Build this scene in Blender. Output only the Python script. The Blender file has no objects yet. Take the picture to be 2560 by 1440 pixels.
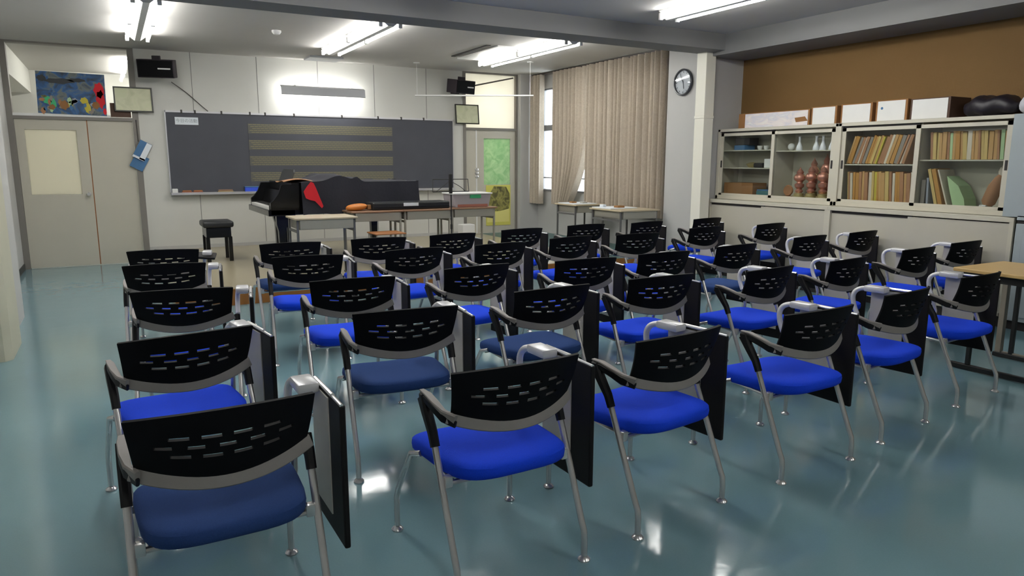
import bpy, bmesh, math, random
from mathutils import Vector, Matrix, Euler
random.seed(7)
C = bpy.context.scene.collection
PI = math.pi

# ------------------------------------------------------------------ camera, world, exposure
cam_data = bpy.data.cameras.new('camera')
cam = bpy.data.objects.new('camera', cam_data); C.objects.link(cam)
cam_data.sensor_width = 36.0
cam_data.lens = 1777.3 / 2560 * 36.0
cam_data.clip_start = 0.05; cam_data.clip_end = 200
_yaw, _pit, _rol = 0.5085, 0.1758, 0.0016
_f = Vector((math.sin(_yaw) * math.cos(_pit), math.cos(_yaw) * math.cos(_pit), -math.sin(_pit)))
_r = Vector((math.cos(_yaw), -math.sin(_yaw), 0)); _u = _r.cross(_f)
_r2 = math.cos(_rol) * _r + math.sin(_rol) * _u; _u2 = -math.sin(_rol) * _r + math.cos(_rol) * _u
cam.matrix_world = Matrix(((_r2.x, _u2.x, -_f.x, 0), (_r2.y, _u2.y, -_f.y, 0), (_r2.z, _u2.z, -_f.z, 1.45), (0, 0, 0, 1)))
bpy.context.scene.camera = cam

world = bpy.data.worlds.new('daylight'); bpy.context.scene.world = world
world.use_nodes = True
world.node_tree.nodes['Background'].inputs[0].default_value = (0.86, 0.93, 1.0, 1)
world.node_tree.nodes['Background'].inputs[1].default_value = 3.2

vs = bpy.context.scene.view_settings
vs.view_transform = 'Standard'; vs.look = 'None'; vs.exposure = 0.95; vs.gamma = 1.0; vs.use_curve_mapping = False
bpy.context.scene.cycles.use_denoising = True
bpy.context.scene.cycles.max_bounces = 10
bpy.context.scene.cycles.sample_clamp_indirect = 6.0
TUBE = 21.0          # emission of the fluorescent tubes
HALL_TUBE = 40.0     # tubes of the corridor behind the front wall
BOARD_TUBE = 25.0    # the lamp over the blackboard

# ------------------------------------------------------------------ materials
def _s(c): return c / 12.92 if c <= 0.04045 else ((c + 0.055) / 1.055) ** 2.4
def rgb(r, g, b): return (_s(r / 255), _s(g / 255), _s(b / 255), 1)

def mat(name, col, rough=0.5, metal=0.0, spec=0.5, noise=0.0, scale=20.0, bump=0.0, bscale=60.0, stretch=None, sheen=0.0):
    m = bpy.data.materials.new(name); m.use_nodes = True
    nt = m.node_tree; b = nt.nodes['Principled BSDF']
    b.inputs['Base Color'].default_value = col
    b.inputs['Roughness'].default_value = rough
    b.inputs['Metallic'].default_value = metal
    b.inputs['Specular IOR Level'].default_value = spec
    if sheen: b.inputs['Sheen Weight'].default_value = sheen
    if noise or bump:
        tc = nt.nodes.new('ShaderNodeTexCoord'); mp = nt.nodes.new('ShaderNodeMapping')
        nt.links.new(tc.outputs['Object'], mp.inputs['Vector'])
        if stretch: mp.inputs['Scale'].default_value = stretch
    if noise:
        n = nt.nodes.new('ShaderNodeTexNoise'); n.inputs['Scale'].default_value = scale; n.inputs['Detail'].default_value = 4
        nt.links.new(mp.outputs[0], n.inputs['Vector'])
        mx = nt.nodes.new('ShaderNodeMix'); mx.data_type = 'RGBA'
        mx.inputs[6].default_value = tuple(c * (1 - noise) for c in col[:3]) + (1,)
        mx.inputs[7].default_value = tuple(min(1, c * (1 + noise)) for c in col[:3]) + (1,)
        nt.links.new(n.outputs['Fac'], mx.inputs[0]); nt.links.new(mx.outputs[2], b.inputs['Base Color'])
    if bump:
        n2 = nt.nodes.new('ShaderNodeTexNoise'); n2.inputs['Scale'].default_value = bscale; n2.inputs['Detail'].default_value = 3
        nt.links.new(mp.outputs[0], n2.inputs['Vector'])
        bp = nt.nodes.new('ShaderNodeBump'); bp.inputs['Strength'].default_value = bump; bp.inputs['Distance'].default_value = 0.01
        nt.links.new(n2.outputs['Fac'], bp.inputs['Height']); nt.links.new(bp.outputs[0], b.inputs['Normal'])
    return m

def emit(name, col, s):
    m = bpy.data.materials.new(name); m.use_nodes = True
    b = m.node_tree.nodes['Principled BSDF']
    b.inputs['Base Color'].default_value = col
    b.inputs['Emission Color'].default_value = col; b.inputs['Emission Strength'].default_value = s
    return m

def glass(name, tint=(1, 1, 1, 1), gloss=0.08):
    m = bpy.data.materials.new(name); m.use_nodes = True; nt = m.node_tree
    nt.nodes.remove(nt.nodes['Principled BSDF'])
    t = nt.nodes.new('ShaderNodeBsdfTransparent'); t.inputs[0].default_value = tint
    g = nt.nodes.new('ShaderNodeBsdfGlossy'); g.inputs['Roughness'].default_value = 0.04
    fr = nt.nodes.new('ShaderNodeFresnel'); fr.inputs[0].default_value = 1.45
    ad = nt.nodes.new('ShaderNodeMath'); ad.operation = 'ADD'; ad.inputs[1].default_value = gloss - 0.04
    mx = nt.nodes.new('ShaderNodeMixShader')
    ge = nt.nodes.new('ShaderNodeNewGeometry'); iv = nt.nodes.new('ShaderNodeMath'); iv.operation = 'SUBTRACT'; iv.inputs[0].default_value = 1.0
    mu = nt.nodes.new('ShaderNodeMath'); mu.operation = 'MULTIPLY'
    nt.links.new(ge.outputs['Backfacing'], iv.inputs[1]); nt.links.new(fr.outputs[0], ad.inputs[0])
    nt.links.new(ad.outputs[0], mu.inputs[0]); nt.links.new(iv.outputs[0], mu.inputs[1]); nt.links.new(mu.outputs[0], mx.inputs[0])
    nt.links.new(t.outputs[0], mx.inputs[1]); nt.links.new(g.outputs[0], mx.inputs[2])
    nt.links.new(mx.outputs[0], nt.nodes['Material Output'].inputs[0])
    return m

def translucent(name, col, amount=0.5, col2=None, scale=8.0, rough=0.8):
    m = bpy.data.materials.new(name); m.use_nodes = True; nt = m.node_tree
    nt.nodes.remove(nt.nodes['Principled BSDF'])
    d = nt.nodes.new('ShaderNodeBsdfDiffuse'); t = nt.nodes.new('ShaderNodeBsdfTranslucent'); mx = nt.nodes.new('ShaderNodeMixShader')
    d.inputs[0].default_value = col; t.inputs[0].default_value = col; mx.inputs[0].default_value = amount
    if col2:
        tc = nt.nodes.new('ShaderNodeTexCoord'); n = nt.nodes.new('ShaderNodeTexNoise'); n.inputs['Scale'].default_value = scale; n.inputs['Detail'].default_value = 5
        n.inputs['Distortion'].default_value = 1.5
        r = nt.nodes.new('ShaderNodeMix'); r.data_type = 'RGBA'; r.inputs[6].default_value = col; r.inputs[7].default_value = col2
        cr = nt.nodes.new('ShaderNodeMapRange'); cr.inputs[1].default_value = 0.35; cr.inputs[2].default_value = 0.65
        nt.links.new(tc.outputs['Object'], n.inputs['Vector']); nt.links.new(n.outputs['Fac'], cr.inputs[0]); nt.links.new(cr.outputs[0], r.inputs[0])
        nt.links.new(r.outputs[2], d.inputs[0]); nt.links.new(r.outputs[2], t.inputs[0])
    nt.links.new(d.outputs[0], mx.inputs[1]); nt.links.new(t.outputs[0], mx.inputs[2])
    nt.links.new(mx.outputs[0], nt.nodes['Material Output'].inputs[0])
    return m

def floor_mat(name, c1, c2, rough=0.16, bump=0.05):
    m = bpy.data.materials.new(name); m.use_nodes = True; nt = m.node_tree; b = nt.nodes['Principled BSDF']
    tc = nt.nodes.new('ShaderNodeTexCoord')
    n1 = nt.nodes.new('ShaderNodeTexNoise'); n1.inputs['Scale'].default_value = 1.3; n1.inputs['Detail'].default_value = 6
    n2 = nt.nodes.new('ShaderNodeTexNoise'); n2.inputs['Scale'].default_value = 140; n2.inputs['Detail'].default_value = 2
    n3 = nt.nodes.new('ShaderNodeTexNoise'); n3.inputs['Scale'].default_value = 7; n3.inputs['Detail'].default_value = 5
    for n in (n1, n2, n3): nt.links.new(tc.outputs['Object'], n.inputs['Vector'])
    mx = nt.nodes.new('ShaderNodeMix'); mx.data_type = 'RGBA'; mx.inputs[6].default_value = c1; mx.inputs[7].default_value = c2
    ad = nt.nodes.new('ShaderNodeMath'); ad.operation = 'MULTIPLY_ADD'; ad.inputs[1].default_value = 0.5
    nt.links.new(n2.outputs['Fac'], ad.inputs[0])
    h = nt.nodes.new('ShaderNodeMath'); h.operation = 'MULTIPLY'; h.inputs[1].default_value = 0.5
    nt.links.new(n1.outputs['Fac'], h.inputs[0]); nt.links.new(h.outputs[0], ad.inputs[2])
    nt.links.new(ad.outputs[0], mx.inputs[0]); nt.links.new(mx.outputs[2], b.inputs['Base Color'])
    mr = nt.nodes.new('ShaderNodeMapRange'); mr.inputs[1].default_value = 0.3; mr.inputs[2].default_value = 0.7
    mr.inputs[3].default_value = rough * 0.75; mr.inputs[4].default_value = rough * 1.5
    nt.links.new(n3.outputs['Fac'], mr.inputs[0]); nt.links.new(mr.outputs[0], b.inputs['Roughness'])
    bp = nt.nodes.new('ShaderNodeBump'); bp.inputs['Strength'].default_value = bump; bp.inputs['Distance'].default_value = 0.012
    nt.links.new(n3.outputs['Fac'], bp.inputs['Height']); nt.links.new(bp.outputs[0], b.inputs['Normal'])
    b.inputs['Specular IOR Level'].default_value = 0.65
    return m

def cork_mat(name):
    m = mat(name, rgb(112, 84, 44), 0.8, noise=0.16, scale=0.9)
    nt = m.node_tree; b = nt.nodes['Principled BSDF']
    tc = nt.nodes.new('ShaderNodeTexCoord'); v = nt.nodes.new('ShaderNodeTexVoronoi'); v.inputs['Scale'].default_value = 70
    v.inputs['Randomness'].default_value = 0.0
    nt.links.new(tc.outputs['Object'], v.inputs['Vector'])
    bp = nt.nodes.new('ShaderNodeBump'); bp.inputs['Strength'].default_value = 0.4; bp.inputs['Distance'].default_value = 0.004
    nt.links.new(v.outputs['Distance'], bp.inputs['Height']); nt.links.new(bp.outputs[0], b.inputs['Normal'])
    return m

def patches(name, cols, scale=3.0, rough=0.5, stretch=None):
    """irregular colour patches of a print"""
    m = bpy.data.materials.new(name); m.use_nodes = True; nt = m.node_tree; b = nt.nodes['Principled BSDF']
    tc = nt.nodes.new('ShaderNodeTexCoord'); mp = nt.nodes.new('ShaderNodeMapping'); nt.links.new(tc.outputs['Object'], mp.inputs[0])
    if stretch: mp.inputs['Scale'].default_value = stretch
    n = nt.nodes.new('ShaderNodeTexNoise'); n.inputs['Scale'].default_value = scale; n.inputs['Detail'].default_value = 4; n.inputs['Distortion'].default_value = 0.8
    nt.links.new(mp.outputs[0], n.inputs['Vector'])
    r = nt.nodes.new('ShaderNodeValToRGB'); e = r.color_ramp.elements
    lo, hi = 0.3, 0.7
    e[0].position = lo; e[0].color = cols[0]; e[1].position = hi; e[1].color = cols[-1]
    for i, c in enumerate(cols[1:-1]): x = e.new(lo + (hi - lo) * (i + 1) / (len(cols) - 1)); x.color = c
    nt.links.new(n.outputs['Fac'], r.inputs[0]); nt.links.new(r.outputs[0], b.inputs['Base Color'])
    b.inputs['Roughness'].default_value = rough
    return m

M = dict(
    floor=floor_mat('teal_vinyl', rgb(108, 141, 150), rgb(123, 155, 163), 0.10, 0.07),
    stage=mat('stage_vinyl', rgb(156, 148, 124), 0.28, noise=0.05, scale=2),
    stage_teal=mat('stage_teal_vinyl', rgb(70, 100, 98), 0.4, noise=0.05, scale=2),
    nosing=mat('brown_nosing', rgb(140, 92, 40), 0.45, noise=0.2, scale=6),
    wall=mat('wall_panel', rgb(202, 202, 196), 0.65, noise=0.03, scale=3),
    wall_grey=mat('wall_grey', rgb(180, 180, 178), 0.7, noise=0.04, scale=3),
    ceiling=mat('ceiling_paint', rgb(186, 184, 180), 0.9, noise=0.03, scale=4),
    beam=mat('beam_paint', rgb(126, 126, 126), 0.75, noise=0.04, scale=3),
    pillar=mat('cream_pillar', rgb(188, 186, 166), 0.6, noise=0.04, scale=4),
    casing=mat('cream_casing', rgb(236, 234, 220), 0.5, noise=0.03, scale=5),
    cork=cork_mat('brown_pegboard'),
    seam=mat('panel_seam', rgb(120, 122, 118), 0.8),
    dframe=mat('door_frame_paint', rgb(122, 118, 112), 0.5, noise=0.04, scale=5),
    dleaf=mat('door_paint', rgb(186, 182, 168), 0.5, noise=0.04, scale=3),
    dark=mat('dark_gap', rgb(38, 36, 34), 0.7),
    base=mat('dark_baseboard', rgb(58, 56, 54), 0.5),
    frost=translucent('frosted_cream_glass', rgb(240, 238, 226), 0.75),
    frostw=translucent('frosted_white_glass', rgb(252, 251, 244), 0.85),
    greeng=translucent('green_patterned_glass', rgb(176, 214, 170), 0.6, rgb(212, 234, 200), 7),
    clear=glass('clear_glass', (0.97, 0.98, 0.98, 1), 0.07),
    cabglass=glass('cabinet_glass', (0.93, 0.95, 0.94, 1), 0.06),
    chrome=mat('satin_steel', rgb(212, 211, 210), 0.24, 0.72, noise=0.05, scale=30),
    hingewhite=mat('pale_silver_enamel', rgb(222, 222, 224), 0.3, 0.25),
    silver=mat('bright_aluminium', rgb(226, 226, 226), 0.25, 0.7),
    bgrey=mat('grey_plastic', rgb(132, 127, 124), 0.5, noise=0.05, scale=40),
    bblack=mat('black_plastic', rgb(9, 9, 12), 0.6, spec=0.12),
    sblack=mat('black_sleeve', rgb(16, 16, 19), 0.5, spec=0.3),
    tablet=mat('black_tablet', rgb(18, 16, 17), 0.6, spec=0.25, noise=0.2, scale=120),
    plate=mat('grey_tablet_plate', rgb(186, 182, 174), 0.45, noise=0.06, scale=12),
    blue=mat('bright_blue_fabric', rgb(20, 66, 216), 0.9, spec=0.2, noise=0.18, scale=260, bump=0.25, bscale=500),
    navy=mat('faded_navy_fabric', rgb(40, 66, 118), 0.95, spec=0.2, noise=0.18, scale=260, bump=0.25, bscale=500),
    seatpan=mat('black_seat_pan', rgb(18, 18, 22), 0.6),
    tube=emit('lamp_tube_white', (1.0, 0.985, 0.95, 1), TUBE),
    boardtube=emit('board_tube_white', (1.0, 0.985, 0.95, 1), BOARD_TUBE),
    halltube=emit('corridor_tube_white', (1.0, 0.97, 0.9, 1), HALL_TUBE),
    lampbody=mat('white_enamel', rgb(226, 226, 224), 0.4),
    reflector=mat('grey_reflector', rgb(170, 172, 176), 0.45),
    board=mat('chalkboard', rgb(74, 76, 84), 0.6, noise=0.16, scale=2.2, spec=0.35),
    bstaff=mat('chalkboard_staff_panel', rgb(94, 94, 88), 0.6, noise=0.1, scale=3, spec=0.35),
    staffline=mat('pale_yellow_line', rgb(160, 150, 102), 0.7),
    alu=mat('aluminium_trim', rgb(205, 205, 208), 0.35, 0.6),
    paper=mat('white_paper', rgb(226, 232, 238), 0.8),
    ink=mat('faint_grey_ink', rgb(150, 158, 166), 0.8),
    cert=patches('certificate_paper', [rgb(186, 190, 156), rgb(205, 206, 176), rgb(196, 202, 164)], 6),
    blackframe=mat('black_picture_frame', rgb(34, 34, 26), 0.4),
    cardboard=mat('brown_cardboard', rgb(140, 98, 56), 0.8, noise=0.1, scale=8),
    darkcard=mat('dark_brown_board', rgb(78, 56, 44), 0.7),
    speaker=mat('dark_plum_speaker', rgb(34, 24, 34), 0.6, noise=0.2, scale=60),
    white=mat('white_plastic', rgb(222, 222, 220), 0.45),
    bluebook=mat('blue_cover', rgb(64, 108, 150), 0.6, noise=0.15, scale=10),
    bluebox=mat('bright_blue_box', rgb(50, 84, 214), 0.5),
    rubber=mat('dusty_pink_felt', rgb(160, 104, 88), 0.9),
    tan=mat('tan_felt', rgb(160, 140, 104), 0.9),
    piano=mat('black_lacquer', rgb(8, 8, 10), 0.18, spec=0.6),
    keyw=mat('white_keys', rgb(226, 224, 220), 0.3),
    keyb=mat('black_keys', rgb(12, 12, 12), 0.3),
    cover=mat('navy_black_cloth', rgb(36, 37, 46), 0.9, noise=0.2, scale=5, bump=0.3, bscale=30),
    red=mat('red_lining', rgb(206, 22, 38), 0.7, noise=0.15, scale=6),
    greycloth=mat('dark_grey_felt', rgb(62, 64, 66), 0.8, noise=0.1, scale=10),
    leather=mat('black_leather', rgb(36, 38, 40), 0.35, bump=0.1, bscale=80),
    deskbeige=mat('beige_desk_board', rgb(186, 172, 146), 0.4, noise=0.06, scale=6, stretch=(1, 6, 1)),
    deskbrown=mat('brown_desk_board', rgb(146, 112, 88), 0.4, noise=0.1, scale=6, stretch=(1, 6, 1)),
    maple=mat('light_maple_board', rgb(206, 172, 112), 0.4, noise=0.06, scale=4, stretch=(8, 1, 1)),
    deskgrey=mat('grey_desk_steel', rgb(150, 148, 138), 0.45),
    desktube=mat('dark_grey_desk_tube', rgb(104, 104, 104), 0.4, 0.3),
    blacktube=mat('black_table_tube', rgb(30, 30, 30), 0.45),
    bronze=mat('greyish_bronze_tube', rgb(140, 132, 120), 0.45),
    orange=mat('orange_brown_leather', rgb(186, 110, 34), 0.5, noise=0.12, scale=9),
    chairwood=mat('brown_plywood', rgb(150, 96, 54), 0.45, noise=0.15, scale=6),
    clearbox=translucent('cloudy_plastic', rgb(214, 208, 212), 0.5),
    green=mat('green_card', rgb(60, 168, 110), 0.6),
    curtain=translucent('beige_curtain', rgb(184, 173, 157), 0.03, rgb(172, 161, 146), 30),
    rail=mat('curtain_rail', rgb(60, 54, 50), 0.5),
    winframe=mat('grey_window_frame', rgb(126, 128, 132), 0.4, 0.4),
    clockrim=mat('dark_clock_rim', rgb(52, 54, 60), 0.3),
    clockface=mat('silver_clock_face', rgb(176, 180, 188), 0.4),
    cab=mat('cream_cabinet_steel', rgb(194, 190, 174), 0.45, noise=0.04, scale=3),
    cabdoor=mat('cream_cabinet_door', rgb(184, 180, 166), 0.45, noise=0.04, scale=3),
    cabin=mat('cabinet_inside', rgb(118, 116, 108), 0.6),
    cabdark=mat('cabinet_plinth', rgb(40, 36, 36), 0.6),
    bluecab=mat('blue_grey_cabinet', rgb(158, 168, 172), 0.45),
    boxwhite=mat('white_carton', rgb(226, 226, 222), 0.7, noise=0.04, scale=10),
    boxprint=patches('white_carton_print', [rgb(228, 226, 222), rgb(226, 218, 216), rgb(208, 206, 214), rgb(228, 228, 224)], 5, 0.7, (1, 1, 3)),
    bagblack=mat('black_vinyl_bag', rgb(30, 26, 34), 0.45, bump=0.5, bscale=12),
    bagwhite=mat('white_plastic_bag', rgb(206, 208, 216), 0.5, bump=0.5, bscale=14),
    copper=mat('copper_finish', rgb(204, 146, 128), 0.28, 0.6, noise=0.2, scale=25),
    brass=mat('pale_gold_finish', rgb(190, 176, 128), 0.35, 0.6),
    teal=mat('teal_plastic', rgb(56, 110, 112), 0.5),
    flask=mat('clear_white_glassware', rgb(230, 232, 240), 0.1, spec=0.8),
    posterb=patches('blue_poster_print', [rgb(40, 44, 48), rgb(46, 70, 98), rgb(38, 88, 140), rgb(104, 110, 104), rgb(60, 76, 92)], 7),
    postery=mat('yellow_poster_paper', rgb(206, 200, 96), 0.6, noise=0.08, scale=6),
    postdark=patches('olive_poster_print', [rgb(58, 56, 32), rgb(96, 92, 48), rgb(150, 144, 78), rgb(78, 74, 40)], 7, 0.6, (1.4, 1, 1)),
    postpale=mat('pale_yellow_print', rgb(222, 214, 130), 0.6),
    cable=mat('dark_cable', rgb(70, 66, 62), 0.6),
)
FOLD = [mat('folder_%s' % n, c, 0.8, noise=0.1, scale=14) for n, c in
        [('tan', rgb(186, 146, 92)), ('ochre', rgb(176, 128, 62)), ('brown', rgb(160, 116, 82)), ('grey', rgb(134, 128, 120)),
         ('straw', rgb(196, 170, 106)), ('pale', rgb(206, 196, 178)), ('green', rgb(168, 196, 150)), ('yellow', rgb(190, 176, 66)), ('bluegrey', rgb(150, 156, 168))]]
FN = ['tan', 'ochre', 'brown', 'grey', 'straw', 'pale', 'green', 'yellow', 'blue-grey']

# ------------------------------------------------------------------ mesh builder
class MB:
    def __init__(self): self.bm = bmesh.new()
    def _merge(self, tmp, mx=None):
        if mx is not None: bmesh.ops.transform(tmp, matrix=mx, verts=tmp.verts)
        me = bpy.data.meshes.new('t'); tmp.to_mesh(me); tmp.free(); self.bm.from_mesh(me); bpy.data.meshes.remove(me); return self
    def box(self, x0, x1, y0, y1, z0, z1, bev=0.0, mx=None, seg=2):
        t = bmesh.new(); bmesh.ops.create_cube(t, size=1.0)
        for v in t.verts: v.co = Vector(((x0 + x1) / 2 + v.co.x * (x1 - x0), (y0 + y1) / 2 + v.co.y * (y1 - y0), (z0 + z1) / 2 + v.co.z * (z1 - z0)))
        if bev: bmesh.ops.bevel(t, geom=list(t.edges), offset=bev, segments=seg, affect='EDGES', profile=0.5)
        return self._merge(t, mx)
    def tube(self, pts, r, seg=10, cap=True, smooth=0, mx=None):
        pts = [Vector(p) for p in pts]
        if smooth: pts = catmull(pts, smooth)
        t = bmesh.new(); rings = []; n = len(pts)
        rs = r if isinstance(r, (list, tuple)) else [r] * n
        if len(rs) != n: rs = [rs[min(len(rs) - 1, int(i * len(rs) / n))] for i in range(n)]
        up = None
        for i, p in enumerate(pts):
            d = (pts[min(i + 1, n - 1)] - pts[max(i - 1, 0)]).normalized()
            if up is None:
                up = Vector((0, 0, 1)) if abs(d.z) < 0.9 else Vector((1, 0, 0))
            a = (up - d * up.dot(d)).normalized(); b = d.cross(a); up = a
            rings.append([t.verts.new(p + (a * math.cos(2 * PI * k / seg) + b * math.sin(2 * PI * k / seg)) * rs[i]) for k in range(seg)])
        for i in range(n - 1):
            for k in range(seg): t.faces.new((rings[i][k], rings[i][(k + 1) % seg], rings[i + 1][(k + 1) % seg], rings[i + 1][k]))
        if cap: t.faces.new(rings[0][::-1]); t.faces.new(rings[-1])
        return self._merge(t, mx)
    def sweep(self, pts, sect, ups, mx=None):
        """sweep a list of per-point (width, height) rounded boxes along pts; ups gives each point's 'height' direction"""
        t = bmesh.new(); rings = []; n = len(pts); pts = [Vector(p) for p in pts]
        for i, p in enumerate(pts):
            d = (pts[min(i + 1, n - 1)] - pts[max(i - 1, 0)]).normalized(); u = Vector(ups[i]); u = (u - d * u.dot(d)).normalized(); s = d.cross(u)
            w, h = sect[i][0] / 2, sect[i][1] / 2; c = min(w, h) * 0.5
            ring = [(w, -h + c), (w, h - c), (w - c, h), (-w + c, h), (-w, h - c), (-w, -h + c), (-w + c, -h), (w - c, -h)]
            rings.append([t.verts.new(p + s * a + u * b) for a, b in ring])
        for i in range(n - 1):
            for k in range(8): t.faces.new((rings[i][k], rings[i][(k + 1) % 8], rings[i + 1][(k + 1) % 8], rings[i + 1][k]))
        t.faces.new(rings[0][::-1]); t.faces.new(rings[-1])
        bmesh.ops.recalc_face_normals(t, faces=t.faces)
        return self._merge(t, mx)
    def lathe(self, prof, at=(0, 0, 0), seg=20, mx=None, cap=True):
        t = bmesh.new(); rings = []
        for r, z in prof: rings.append([t.verts.new((at[0] + r * math.cos(2 * PI * k / seg), at[1] + r * math.sin(2 * PI * k / seg), at[2] + z)) for k in range(seg)])
        for i in range(len(prof) - 1):
            for k in range(seg): t.faces.new((rings[i][k], rings[i][(k + 1) % seg], rings[i + 1][(k + 1) % seg], rings[i + 1][k]))
        if cap: t.faces.new(rings[0][::-1]); t.faces.new(rings[-1])
        return self._merge(t, mx)
    def prism(self, poly, lo, hi, axis='z', bev=0.0, mx=None):
        t = bmesh.new()
        def P(a, b, c): return {'z': (a, b, c), 'y': (a, c, b), 'x': (c, a, b)}[axis]
        A = [t.verts.new(P(a, b, lo)) for a, b in poly]; B = [t.verts.new(P(a, b, hi)) for a, b in poly]; n = len(poly)
        t.faces.new(A[::-1]); t.faces.new(B)
        for i in range(n): t.faces.new((A[i], A[(i + 1) % n], B[(i + 1) % n], B[i]))
        bmesh.ops.recalc_face_normals(t, faces=t.faces)
        if bev: bmesh.ops.bevel(t, geom=list(t.edges), offset=bev, segments=2, affect='EDGES')
        return self._merge(t, mx)
    def grid(self, f, nu, nv, thick=0.0, hole=None, mx=None):
        t = bmesh.new(); V = [[t.verts.new(f(i / nu, j / nv)) for j in range(nv + 1)] for i in range(nu + 1)]
        for i in range(nu):
            for j in range(nv):
                if hole and hole((i + .5) / nu, (j + .5) / nv): continue
                t.faces.new((V[i][j], V[i + 1][j], V[i + 1][j + 1], V[i][j + 1]))
        for v in [v for v in t.verts if not v.link_faces]: t.verts.remove(v)
        if thick:
            bmesh.ops.recalc_face_normals(t, faces=t.faces)
            bmesh.ops.solidify(t, geom=list(t.faces), thickness=thick)
        bmesh.ops.recalc_face_normals(t, faces=t.faces)
        return self._merge(t, mx)
    def blob(self, c, rad, power=2.0, nu=24, nv=12, f=None, mx=None):
        """super-ellipsoid lump; f may move each point"""
        t = bmesh.new()
        def sp(x): return math.copysign(abs(x) ** (2 / power), x)
        rows = []
        for j in range(1, nv):
            ph = -PI / 2 + PI * j / nv
            rows.append([Vector((c[0] + rad[0] * sp(math.cos(ph)) * sp(math.cos(2 * PI * i / nu)), c[1] + rad[1] * sp(math.cos(ph)) * sp(math.sin(2 * PI * i / nu)), c[2] + rad[2] * sp(math.sin(ph)))) for i in range(nu)])
        bot = Vector((c[0], c[1], c[2] - rad[2])); top = Vector((c[0], c[1], c[2] + rad[2]))
        g = f or (lambda v: v)
        R = [[t.verts.new(g(p)) for p in row] for row in rows]; b = t.verts.new(g(bot)); tp = t.verts.new(g(top))
        for j in range(len(R) - 1):
            for i in range(nu): t.faces.new((R[j][i], R[j][(i + 1) % nu], R[j + 1][(i + 1) % nu], R[j + 1][i]))
        for i in range(nu): t.faces.new((b, R[0][(i + 1) % nu], R[0][i])); t.faces.new((tp, R[-1][i], R[-1][(i + 1) % nu]))
        return self._merge(t, mx)

def catmull(pts, k):
    out = []; n = len(pts)
    for i in range(n - 1):
        p0, p1, p2, p3 = pts[max(i - 1, 0)], pts[i], pts[i + 1], pts[min(i + 2, n - 1)]
        for j in range(k):
            t = j / k
            out.append(0.5 * ((2 * p1) + (-p0 + p2) * t + (2 * p0 - 5 * p1 + 4 * p2 - p3) * t * t + (-p0 + 3 * p1 - 3 * p2 + p3) * t ** 3))
    out.append(pts[-1]); return out

ORIG = {}
def link(name, mb, m, org, smooth=False):
    me = bpy.data.meshes.new(name)
    bmesh.ops.translate(mb.bm, verts=mb.bm.verts, vec=-Vector(org))
    mb.bm.to_mesh(me); mb.bm.free(); me.materials.append(m)
    if smooth:
        for p in me.polygons: p.use_smooth = True
        try: me.set_sharp_from_angle(angle=math.radians(38))
        except Exception: pass
    o = bpy.data.objects.new(name, me); C.objects.link(o); return o
def tag(o, label=None, cat=None, group=None, kind=None):
    if label: o['label'] = label
    if cat: o['category'] = cat
    if group: o['group'] = group
    if kind: o['kind'] = kind
    return o
def thing(name, label, cat, loc, group=None):
    o = bpy.data.objects.new(name, None); C.objects.link(o); o.location = loc; o.empty_display_size = 0.1
    ORIG[o] = Vector(loc); return tag(o, label, cat, group)
def part(name, mb, m, parent, smooth=False, label=None):
    org = ORIG[parent]; o = link(name, mb, m, org, smooth); o.parent = parent; ORIG[o] = org
    if label: o['label'] = label
    return o
def one(name, mb, m, label, cat, loc=(0, 0, 0), group=None, smooth=False):
    o = link(name, mb, m, loc, smooth); o.location = loc; ORIG[o] = Vector(loc); return tag(o, label, cat, group)
def struct(name, mb, m, label=None, smooth=False):
    o = link(name, mb, m, (0, 0, 0), smooth); ORIG[o] = Vector((0, 0, 0)); return tag(o, label, None, None, 'structure')
def dup(o, parent=None):
    c = o.copy(); C.objects.link(c)
    if parent is not None: c.parent = parent
    for ch in list(o.children): dup(ch, c)
    return c

# ------------------------------------------------------------------ dimensions of the room
D, ZC = 11.55, 2.99          # front wall, ceiling
XL, XW, XC = -1.13, 6.92, 7.35   # left wall, window wall, wall behind the cabinets
YB = -3.2
SZ, SY = 0.17, 7.62          # stage height and front edge

struct('floor', MB().box(XL - .2, XC + .2, YB, D + .2, -0.1, 0), M['floor'], 'glossy teal vinyl floor')
struct('ceiling', MB().box(XL - .2, XC + .2, YB, D + .15, ZC, ZC + .1), M['ceiling'], 'pale grey ceiling')
struct('wall_left', MB().box(XL - .15, XL, YB, D + .15, 0, ZC), M['wall_grey'])
struct('wall_back', MB().box(XL - .15, XC + .15, YB - .15, YB, 0, ZC), M['wall'])
# front wall: pieces around the two door openings
w = MB().box(.40, 5.45, D, D + .15, 0, ZC)
struct('wall_front', w, M['wall'], 'front wall of pale panels behind the blackboard')
s = MB()
for x in (1.13, 2.04, 2.95, 3.86, 4.77): s.box(x - .004, x + .004, D - .002, D + .01, 0, ZC)
struct('trim_1', s, M['seam'])
struct('wall_right', MB().box(XC, XC + .15, YB, 7.0, 0, ZC), M['cork'], 'brown perforated board wall above the cabinets')
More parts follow.
